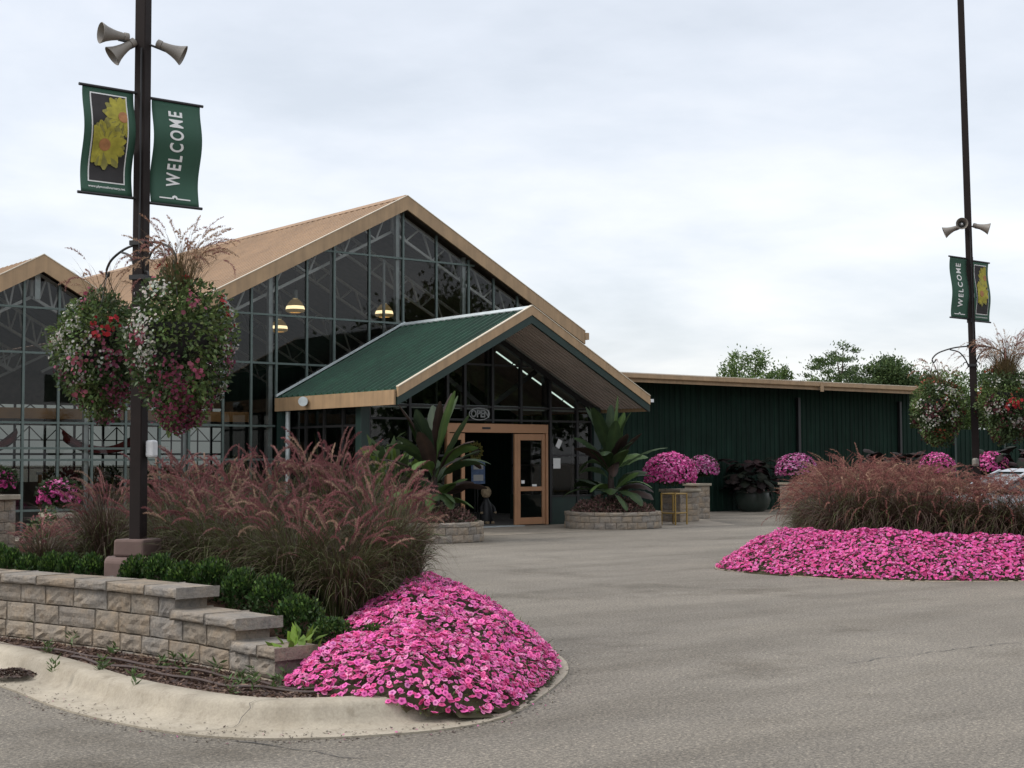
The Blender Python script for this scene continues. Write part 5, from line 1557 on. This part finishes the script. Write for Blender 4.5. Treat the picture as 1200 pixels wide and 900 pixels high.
horn_speaker(hpos(.155, -.03, 5.25), RT * .93 - TW * .15 + Vector((0, 0, -.42)), at_, 'grey horn loudspeaker on the right side of the near pole', hg)
bg = 'banners on the near pole'
banner(PX - .085, PY, 3.90, .46, .90, -1, 'flower', 'green banner printed with yellow daisies on the near pole', .5, bg)
banner(PX + .085, PY, 3.875, .46, .90, 1, 'welcome', 'green WELCOME banner on the near pole', .4, bg)

# far right pole, leaning slightly to the left
QX, QY = gp(1143.5, 22.5)
LN = (RT.x * -.012, RT.y * -.012)
arm2 = (((-.95, .25), .85), ((.95, -.25), .85))
a1 = Vector(gp(1100, 22.7)); a2 = Vector(gp(1180, 22.2))
light_pole(QX, QY, .5, 9.4, LN, (((a1.x - QX, a1.y - QY), .60), ((a2.x - QX, a2.y - QY), .52)), 'far right slender brown banner pole rising from the brown grasses', 3.37)
QP = Vector((QX, QY, 0)); hg2 = 'horn loudspeakers on the far right pole'
zq = 5.22; lx, ly = LN[0] * zq, LN[1] * zq
def hq(a, b, z): return tuple(QP + RT * a + TW * b + Vector((lx, ly, z)))
at_ = hq(0, 0, 5.27)
horn_speaker(hq(-.12, .06, 5.25), RT * -.25 + TW * .95, at_, 'grey horn loudspeaker on the far right pole facing the camera', hg2)
horn_speaker(hq(-.15, -.08, 5.24), RT * -.75 - TW * .2 + Vector((0, 0, -.3)), at_, 'grey horn loudspeaker tilted to the left on the far right pole', hg2)
horn_speaker(hq(.12, .02, 5.25), RT * .8 + TW * .25 + Vector((0, 0, -.25)), at_, 'grey horn loudspeaker on the right side of the far right pole', hg2)
bg2_ = 'banners on the far right pole'
zq = 4.2; lx, ly = LN[0] * zq, LN[1] * zq
banner(QX + lx - .07, QY + ly, 3.80, .44, .92, -1, 'welcome', 'green WELCOME banner on the far right pole', 2.2, bg2_, .4)
banner(QX + lx + .07, QY + ly, 3.78, .44, .92, 1, 'flower', 'green banner printed with yellow daisies on the far right pole', 2.4, bg2_, .4)

# ------------------------------------------------------------------ hanging baskets
def basket_chunks(R, Hh, nleaf, palette, seed, white_side):
    """an egg of foliage hanging round the basket: leaves, then flowers in drifts"""
    def shell(n, lo, hi):
        a = nrm(rng.normal(size=(n, 3)))
        z = a[:, 2]
        prof = np.where(z > 0, 1.0, 1 - .36 * np.abs(z) ** 1.3)
        lump = 1 + .10 * np.sin(a[:, 0] * 5 + seed) * np.cos(a[:, 1] * 4 - seed) + .06 * np.sin(a[:, 2] * 9 + a[:, 0] * 7)
        r = rng.uniform(lo, hi, n) * lump
        Pp = np.stack([a[:, 0] * R * prof * r, a[:, 1] * R * prof * r, z * Hh * np.where(z > 0, .86, 1.0) * r], 1)
        return a, Pp
    a, Pp = shell(nleaf, .68, 1.05); a_in, P_in = shell(nleaf // 2, .2, .75); a = np.concatenate([a, a_in]); Pp = np.concatenate([Pp, P_in]); nleaf = len(a)
    ax = nrm(a + np.array([0, 0, -.2]) + rng.normal(0, .65, a.shape))
    f = np.sin(a[:, 0] * 3 + seed) + np.cos(a[:, 1] * 4 + seed * 2) + np.sin(a[:, 2] * 5)
    col = np.where((f > .3)[:, None], np.array([[.105, .150, .048]]), np.array([[.060, .090, .034]])) * rng.uniform(.55, 1.5, (nleaf, 1)) * (1 + rng.uniform(-.12, .12, (nleaf, 3)))
    sc = np.c_[rng.uniform(.020, .034, nleaf), rng.uniform(.03, .06, nleaf), np.full(nleaf, .03)]
    leaves = [inst(LEAF_V, LEAF_F, frames(ax), Pp, sc, col)]
    core_a = nrm(rng.normal(size=(900, 3))); 
    flowers = []
    for (cname, c, n, fun, size) in palette:
        ncl = max(8, n // 8)
        a, Pc = shell(ncl * 8, .99, 1.06)
        wgt = fun(a) ** 1.5; k = rng.uniform(size=len(a)) < wgt; a, Pc = a[k][:ncl], Pc[k][:ncl]
        q = rng.integers(0, len(a), n)
        a0 = a[q]; nz = rng.normal(0, .055, (n, 3)); nz -= a0 * (nz * a0).sum(1, keepdims=True)
        Pp = Pc[q] + nz - a0 * ((nz ** 2).sum(1, keepdims=True) * .9 + rng.uniform(-.012, .03, (n, 1))); a = nrm(a0 + nz * 2.)
        flowers.append(inst(HEXV, HEXF, frames_n(nrm(a + rng.normal(0, .4, a.shape))), Pp, rng.uniform(.75, 1.3, len(a)) * size, jit(c, len(a), .3, .1), np.array([(.9, .8, .9)] + [(1, 1, 1)] * 10)))
    return leaves, flowers
def drift(s, z0, sg, px, py, thr):
    def f(a):
        n = np.sin(a[:, 0] * 4.1 + s) * np.cos(a[:, 1] * 3.7 - s) + .6 * np.sin(a[:, 2] * 6.3 + a[:, 0] * 3 + s * 2)
        return np.clip(n * .6 + sg * (a[:, 2] - z0) * .7 + px * a[:, 0] + py * a[:, 1] + .25 - thr, 0, 1)
    return f
MAUVE = (.27, .08, .13); RED = (.42, .035, .04); WHITE = (.46, .47, .40); PINK = (.38, .11, .15); OR = (.34, .10, .055)
# in basket space the camera looks from about (-.55,-.83)
PAL1 = [('mauve', MAUVE, 800, drift(.4, .0, -1.2, .35, -.1, .30), .015), ('mauve', (.22, .05, .085), 420, drift(3.1, -.1, -1.2, .2, .0, .3), .015), ('white', WHITE, 330, drift(2.0, .2, .3, -.35, -.35, .62), .0125), ('white', WHITE, 240, drift(4.2, -.2, -.2, .85, -.55, .62), .013), ('red', RED, 32, drift(1.2, .3, .5, 0, -.2, .3), .024), ('pink', PINK, 110, drift(5.2, .4, .4, 0, 0, .3), .020)]
PAL2 = [('mauve', MAUVE, 560, drift(2.4, .0, -1.2, .3, -.1, .3), .015), ('white', WHITE, 330, drift(5.0, .0, .1, -.5, -.3, .6), .0125), ('red', RED, 26, drift(3.2, .4, .8, 0, -.2, .3), .02), ('pink', PINK, 170, drift(1.2, .3, .4, 0, 0, .2), .020)]
PAL3 = [('orange', OR, 380, drift(.9, .1, .4, .35, .1, .35), .018), ('white', WHITE, 230, drift(2.6, -.1, -.1, -.5, -.5, .7), .016), ('red', RED, 50, drift(4.4, .2, .2, .1, -.2, .3), .024), ('dark', (.10, .03, .035), 500, drift(2.2, .0, -1, .2, 0, .1), .018)]
def hanging_basket(loc, R, Hh, pal, seed, label, group, plumes, tip, tuft=1.):
    o = thing('hanging_basket', label, 'flower basket', loc, 0, group)
    lv, fw = basket_chunks(R, Hh, 6200, pal, seed, 0)
    cloud('foliage', lv, M['leaf'], o)
    cloud('blossoms', fw, M['petal'], o)
    n = plumes; 
    Pb, a = curves(int(n * 2.2), .12, rng.gamma(2, .12, int(n * 2.2)), tuft * rng.uniform(.3, .62, int(n * 2.2)), rng.uniform(.3, 1.4, int(n * 2.2)), 6)
    Pb = Pb + np.array([0, 0, Hh * .62])
    ch = [ribbons(Pb, a, np.full(len(Pb), .006), jit((.13, .11, .045), len(Pb), .4), jit((.15, .09, .055), len(Pb), .3))]
    Ps, a = curves(n, .10, rng.gamma(2, .14, n), tuft * rng.uniform(.42, .72, n), rng.uniform(.9, 2.6, n), 12, jitter=.03, pw_=2.4)
    Ps = Ps + np.array([0, 0, Hh * .62])
    ch.append(ribbons(Ps[:, :9], a, np.full(n, .004), jit((.17, .12, .07), n, .3)))
    cloud('grass_tuft', ch, M['grass'], o)
    cloud('plumes', [plume_hairs(Ps[:, 8:], np.array([(.36, .22, .15), (.30, .15, .13), (.42, .29, .2)])[rng.integers(0, 3, n)], 90, .016, .020)], M['plume'], o)
    tp = Vector(tip) - Vector(loc)
    mb = MB()
    for k in range(3):
        b_ = Vector((R * .45 * math.cos(k * 2.1), R * .45 * math.sin(k * 2.1), Hh * .55)); mb.tube([b_, tp], .004, 5)
    mb.build('hanging_chain', M['black'], o)
    bowl = MB().lathe([(.02, -.18), (.20, -.14), (.30, .02), (.33, .16), (.30, .16), (.01, .12)], n=24); bowl.build('bowl', M['black'], o, smooth=True)
    return o
def tipof(x, y, c, ln, lean=(0, 0), z0=3.50):
    d = (Vector(c) - Vector((x, y))).normalized(); return (x + lean[0] * 3.5 + d.x * ln * .97, y + lean[1] * 3.5 + d.y * ln * .97, z0 - .23)
gb1 = 'flower baskets on the near pole'
hanging_basket((brr.x, brr.y, 2.58), .44, .70, PAL1, 1.3, 'larger right basket of white red and mauve flowers on the near pole', gb1, 80, tipof(PX, PY, brr, .58), 1.1)
hanging_basket((bl.x, bl.y, 2.60), .43, .60, PAL2, 4.0, 'left basket of green leaves and mixed flowers on the near pole', gb1, 16, tipof(PX, PY, bl, .58))
gb2 = 'flower baskets on the far right pole'
hanging_basket((a1.x, a1.y, 2.38), .42, .54, PAL3, 2.2, 'left round basket of orange and white flowers on the far right pole', gb2, 22, tipof(QX, QY, a1, .60, LN, 3.37))
hanging_basket((a2.x, a2.y, 2.46), .45, .60, PAL3, 5.1, 'right basket under a big tan grass tuft on the far right pole', gb2, 150, tipof(QX, QY, a2, .52, LN, 3.37), 1.45)

# ------------------------------------------------------------------ weeds in the mulch strip
wpos = [(42, 12.05), (60, 11.1), (65, 10.2), (122, 10.2), (135, 11.1), (192, 10.4), (206, 10.5), (220, 9.9), (256, 10.0), (285, 9.6), (300, 9.9), (298, 9.3), (325, 9.35), (272, 9.15), (310, 9.9), (335, 9.7), (160, 9.55), (88, 11.6)]
WLAB = ['at the left photo edge', 'beside the mulch spill', 'on the kerb side at the left', 'above the near hose', 'at the wall foot on the left', 'at the wall foot in the middle', 'between the two hoses', 'below the wall cap end', 'under the second wall step', 'left of the lowest wall step', 'against the lowest wall step', 'between hoses near the petunias', 'left of the petunia edge', 'at the kerb near the petunias', 'tallest one before the lowest step', 'touching the petunia edge', 'at the kerb in the middle', 'at the wall foot left of the spill']
for i, (px, d) in enumerate(wpos):
    x, y = gp(px, d)
    n = random.randint(14, 30); h = random.uniform(.06, .15)
    a_ = rng.uniform(0, 2 * PI, n); zz_ = rng.uniform(.0, h, n)
    Lw = np.stack([rng.normal(0, .012, n), rng.normal(0, .012, n), zz_], 1)
    ax = nrm(np.stack([np.cos(a_), np.sin(a_), rng.uniform(.2, 1.4, n)], 1))
    o = cloud('weed', [inst(LEAF_V, LEAF_F, frames(ax), Lw, np.c_[rng.uniform(.010, .02, n), rng.uniform(.04, .085, n), np.full(n, .02)], jit((.085, .13, .045), n, .4))], M['weed'])
    o.location = (x, y, float(bed_z(x, y)) - .005)
    tag(o, 'small green weed in the mulch strip, ' + WLAB[i], 'weed', 'weeds in front of the stone wall')
x, y = gp(352, 9.9)
low_foliage('weed', 'bright lime green leafy weed at the end of the wall by the petunias', x, y, .30, .13, .10, 26, [(.16, .26, .04), (.12, .2, .03)], .10, 'weed')

# ------------------------------------------------------------------ car
cx_, cy_ = gp(1234, 28.2)
car = thing('parked_car', 'silver parked car half hidden behind the far right grasses', 'car', (cx_, cy_, 0), -YAW + math.radians(8) + PI)
def loft(secs, name, m, parent, smooth=True, sub=0):
    n = len(secs[0]); mb = MB(); vs = [p for s in secs for p in s]
    fs = [(i * n + k, i * n + (k + 1) % n, (i + 1) * n + (k + 1) % n, (i + 1) * n + k) for i in range(len(secs) - 1) for k in range(n)]
    fs += [tuple(range(n - 1, -1, -1)), tuple((len(secs) - 1) * n + k for k in range(n))]
    mb.add(vs, fs); o = mb.build(name, m, parent, smooth=smooth)
    return o
def body_sec(x, zt, hw, zb=.22):
    return [(x, -hw * .92, zb), (x, -hw, zb + .18), (x, -hw, zt - .16), (x, -hw * .93, zt - .04), (x, -hw * .7, zt), (x, hw * .7, zt), (x, hw * .93, zt - .04), (x, hw, zt - .16), (x, hw, zb + .18), (x, hw * .92, zb)]
loft([body_sec(-2.28, .62, .66, .34), body_sec(-2.15, .80, .80, .24), body_sec(-1.3, .92, .87), body_sec(-.7, .98, .88), body_sec(1.2, .99, .88), body_sec(1.9, .97, .85), body_sec(2.2, .88, .78, .26), body_sec(2.26, .66, .68, .36)], 'body', M['car_paint'], car)
def cab(x, z, hw): return [(x, -hw, z), (x, hw, z)]
cab_v = [(-1.15, -.80, .955), (-1.15, .80, .955), (-.30, -.60, 1.385), (-.30, .60, 1.385), (.75, -.60, 1.40), (.75, .60, 1.40), (1.65, -.76, .985), (1.65, .76, .985)]
MB().add(cab_v, [(0, 1, 3, 2), (4, 5, 7, 6), (0, 2, 4, 6), (1, 7, 5, 3), (0, 6, 7, 1), (2, 3, 5, 4)]).build('windows', M['car_glass'], car, bevel=.05, seg=3)
rfm = MB()
rfm.hexa([(-.42, -.63, 1.36), (.88, -.63, 1.37), (.88, .63, 1.37), (-.42, .63, 1.36), (-.22, -.52, 1.425), (.66, -.52, 1.435), (.66, .52, 1.435), (-.22, .52, 1.425)])
for sy_ in (-1, 1):
    rfm.bar((-1.13, sy_ * .80, .97), (-.33, sy_ * .61, 1.39), .06, .05); rfm.bar((1.63, sy_ * .76, .99), (.80, sy_ * .61, 1.40), .10, .05); rfm.bar((.22, sy_ * .80, .98), (.22, sy_ * .62, 1.39), .07, .03)
rfm.build('roof', M['car_paint'], car, bevel=.03, seg=3)
for x in (-1.42, 1.38):
    for sy_ in (-1, 1):
        wh = MB().lathe([(.20, -.10), (.30, -.10), (.315, -.06), (.315, .06), (.30, .10), (.20, .10)], (x, sy_ * .80, .318), (0, 1, 0), 28, caps=False).build('wheel', M['rubber'], car, smooth=True)
        MB().lathe([(.02, .085), (.205, .075), (.205, -.075), (.02, -.085)], (x, sy_ * .80, .318), (0, 1, 0), 20).build('rim', M['alloy'], wh, smooth=True)
for sy_ in (-1, 1):
    MB().box(-2.26, -2.08, sy_ * .62 - .14, sy_ * .62 + .14, .62, .74).build('headlight', M['glass_clear'], car, bevel=.02)
    MB().box(2.12, 2.27, sy_ * .62 - .13, sy_ * .62 + .13, .68, .84).build('tail_light', M['red_lens'], car, bevel=.02)
    MB().box(-.80, -.62, sy_ * .93 - .09, sy_ * .93 + .09, .98, 1.10).build('mirror', M['car_paint'], car, bevel=.03)

# small pale cover on the foot of the far pole
x, y = gp(1142, 22.2)
o = MB().box(-.05, .05, -.04, .04, 0, .13).build('utility_box', M['horn'], None, bevel=.03, seg=2); o.location = (x, y, 1.50)
tag(o, 'small grey utility box on the far right pole just above the grasses', 'box')

# ------------------------------------------------------------------ trees
def tree(loc, H, cw, ch, n, leafsize, cols, label, group, open_=.0, seed=0, blobs=9, trunk=.16, twig=26, sig=(1, 1, 1)):
    if leafsize < .3: n = int(n * 6.0); leafsize *= .78
    rs = np.random.default_rng(seed)
    o = thing('tree', label, 'tree', loc, 0, group)
    mb = MB(); mb.tube([(0, 0, 0), (.05, .03, H * .25), (-.04, .05, H * .5), (.02, 0, H * .8)], [trunk, trunk * .8, trunk * .55, trunk * .2], 8)
    c = []
    for k in range(blobs):
        a_ = rs.uniform(0, 2 * PI); u = rs.uniform(-1, 1); rr = math.sqrt(max(0, 1 - u * u)) * rs.uniform(.4, .95)
        c.append((cw * .5 * rr * math.cos(a_), cw * .5 * rr * math.sin(a_), H - ch * .5 + u * ch * .42, rs.uniform(.18, .34) * min(cw, ch)))
    c = np.array(c)
    for b_ in c:
        z0 = max(H * .3, b_[2] - ch * .45)
        mb.tube([(0, 0, z0), (b_[0] * .5, b_[1] * .5, (z0 + b_[2]) / 2), (b_[0], b_[1], b_[2])], [trunk * .4, trunk * .25, trunk * .08], 6)
    mb.build('trunk', M['bark'], o, smooth=True)
    T = max(40, n // twig)
    k = rs.integers(0, len(c), T)
    d = nrm(rs.normal(size=(T, 3))); r = rs.uniform(.1, 1., T) ** .45
    Pt = c[k, :3] + d * (c[k, 3] * r)[:, None] * np.array([1, 1, .9])
    q = rs.integers(0, T, n); d = d[q]
    Pp = Pt[q] + rs.normal(0, 1, (n, 3)) * np.array(sig) * leafsize * 1.6 * rs.uniform(.5, 1.3, (T, 1))[q]
    ax = nrm(d + np.array([0, 0, .3]) + rs.normal(0, .6, d.shape))
    cc = np.array(cols)[rs.integers(0, len(cols), n)] * rs.uniform(.6, 1.4, (n, 1))
    cloud('crown', [inst(LEAF_V, LEAF_F, frames(ax), Pp, np.c_[rs.uniform(.5, .8, n), rs.uniform(.9, 1.5, n), np.full(n, .7)] * leafsize, cc)], M['leaf'], o)
    return o
GT = 'trees beyond the green building'
gr1 = [(.12, .185, .06), (.09, .15, .045), (.15, .21, .07)]
gr2 = [(.075, .12, .042), (.10, .145, .05), (.055, .095, .035)]
x, y = gp(885, 80); tree((x, y, 0), 7.4, 4.0, 3.8, 2600, .17, gr1, 'light green rounded tree over the middle of the green building', GT, .8, 21, 16, twig=60, sig=(.7, .7, 1.25))
x, y = gp(986, 78); tree((x, y, 0), 7.75, 3.4, 3.6, 1300, .16, gr2, 'open airy tree with visible branches above the green building', GT, 1.3, 22, 18, twig=70, sig=(1.35, 1.35, .45))
x, y = gp(1040, 79); tree((x, y, 0), 7.1, 2.8, 3.2, 2900, .17, gr2, 'dense darker tree right of the airy one', GT, .5, 23, 14, twig=60, sig=(.95, .95, .85))
x, y = gp(948, 84); tree((x, y, 0), 6.5, 1.4, 1.8, 500, .16, gr1, 'small pale tree top just above the roof edge', GT, .5, 24, 6)
x, y = gp(1080, 82); tree((x, y, 0), 6.6, 3.4, 3.4, 1900, .17, gr2, 'low bushy tree behind the left far basket', GT, .5, 25, 10)
x, y = gp(1120, 84); tree((x, y, 0), 6.4, 3.6, 3.6, 1800, .17, gr1, 'low tree behind the far right pole', GT, .5, 26, 10)
x, y = gp(1165, 82); tree((x, y, 0), 6.6, 4.0, 3.8, 1900, .17, gr2, 'low tree behind the right far basket', GT, .5, 27, 10)
x, y = gp(1208, 84); tree((x, y, 0), 6.2, 4.0, 3.6, 1900, .17, gr1, 'low tree at the right photo edge', GT, .5, 28, 10)
# trees across the car park, seen mirrored in the gable glass
GM = 'trees mirrored in the greenhouse glass'
for i, (x, y, H, wdt, lab) in enumerate(((44, 1, 9.5, 8, 'broad tree mirrored in the centre of the gable glass'), (50, -5, 11.5, 9, 'tall tree mirrored right of the gable centre'), (38, 5, 6.5, 6, 'low tree mirrored in the left gable glass'), (55, 3, 11, 9, 'dark tree mirrored near the lamps'), (62, -2, 8, 8, 'tree mirrored low on the right of the gable'))):
    tree((x, y, 0), H, wdt, H * .75, 9000, .30, gr2, lab, GM, .5, 40 + i, 22, .3, twig=60, sig=(1.5, 1.5, 1.2))
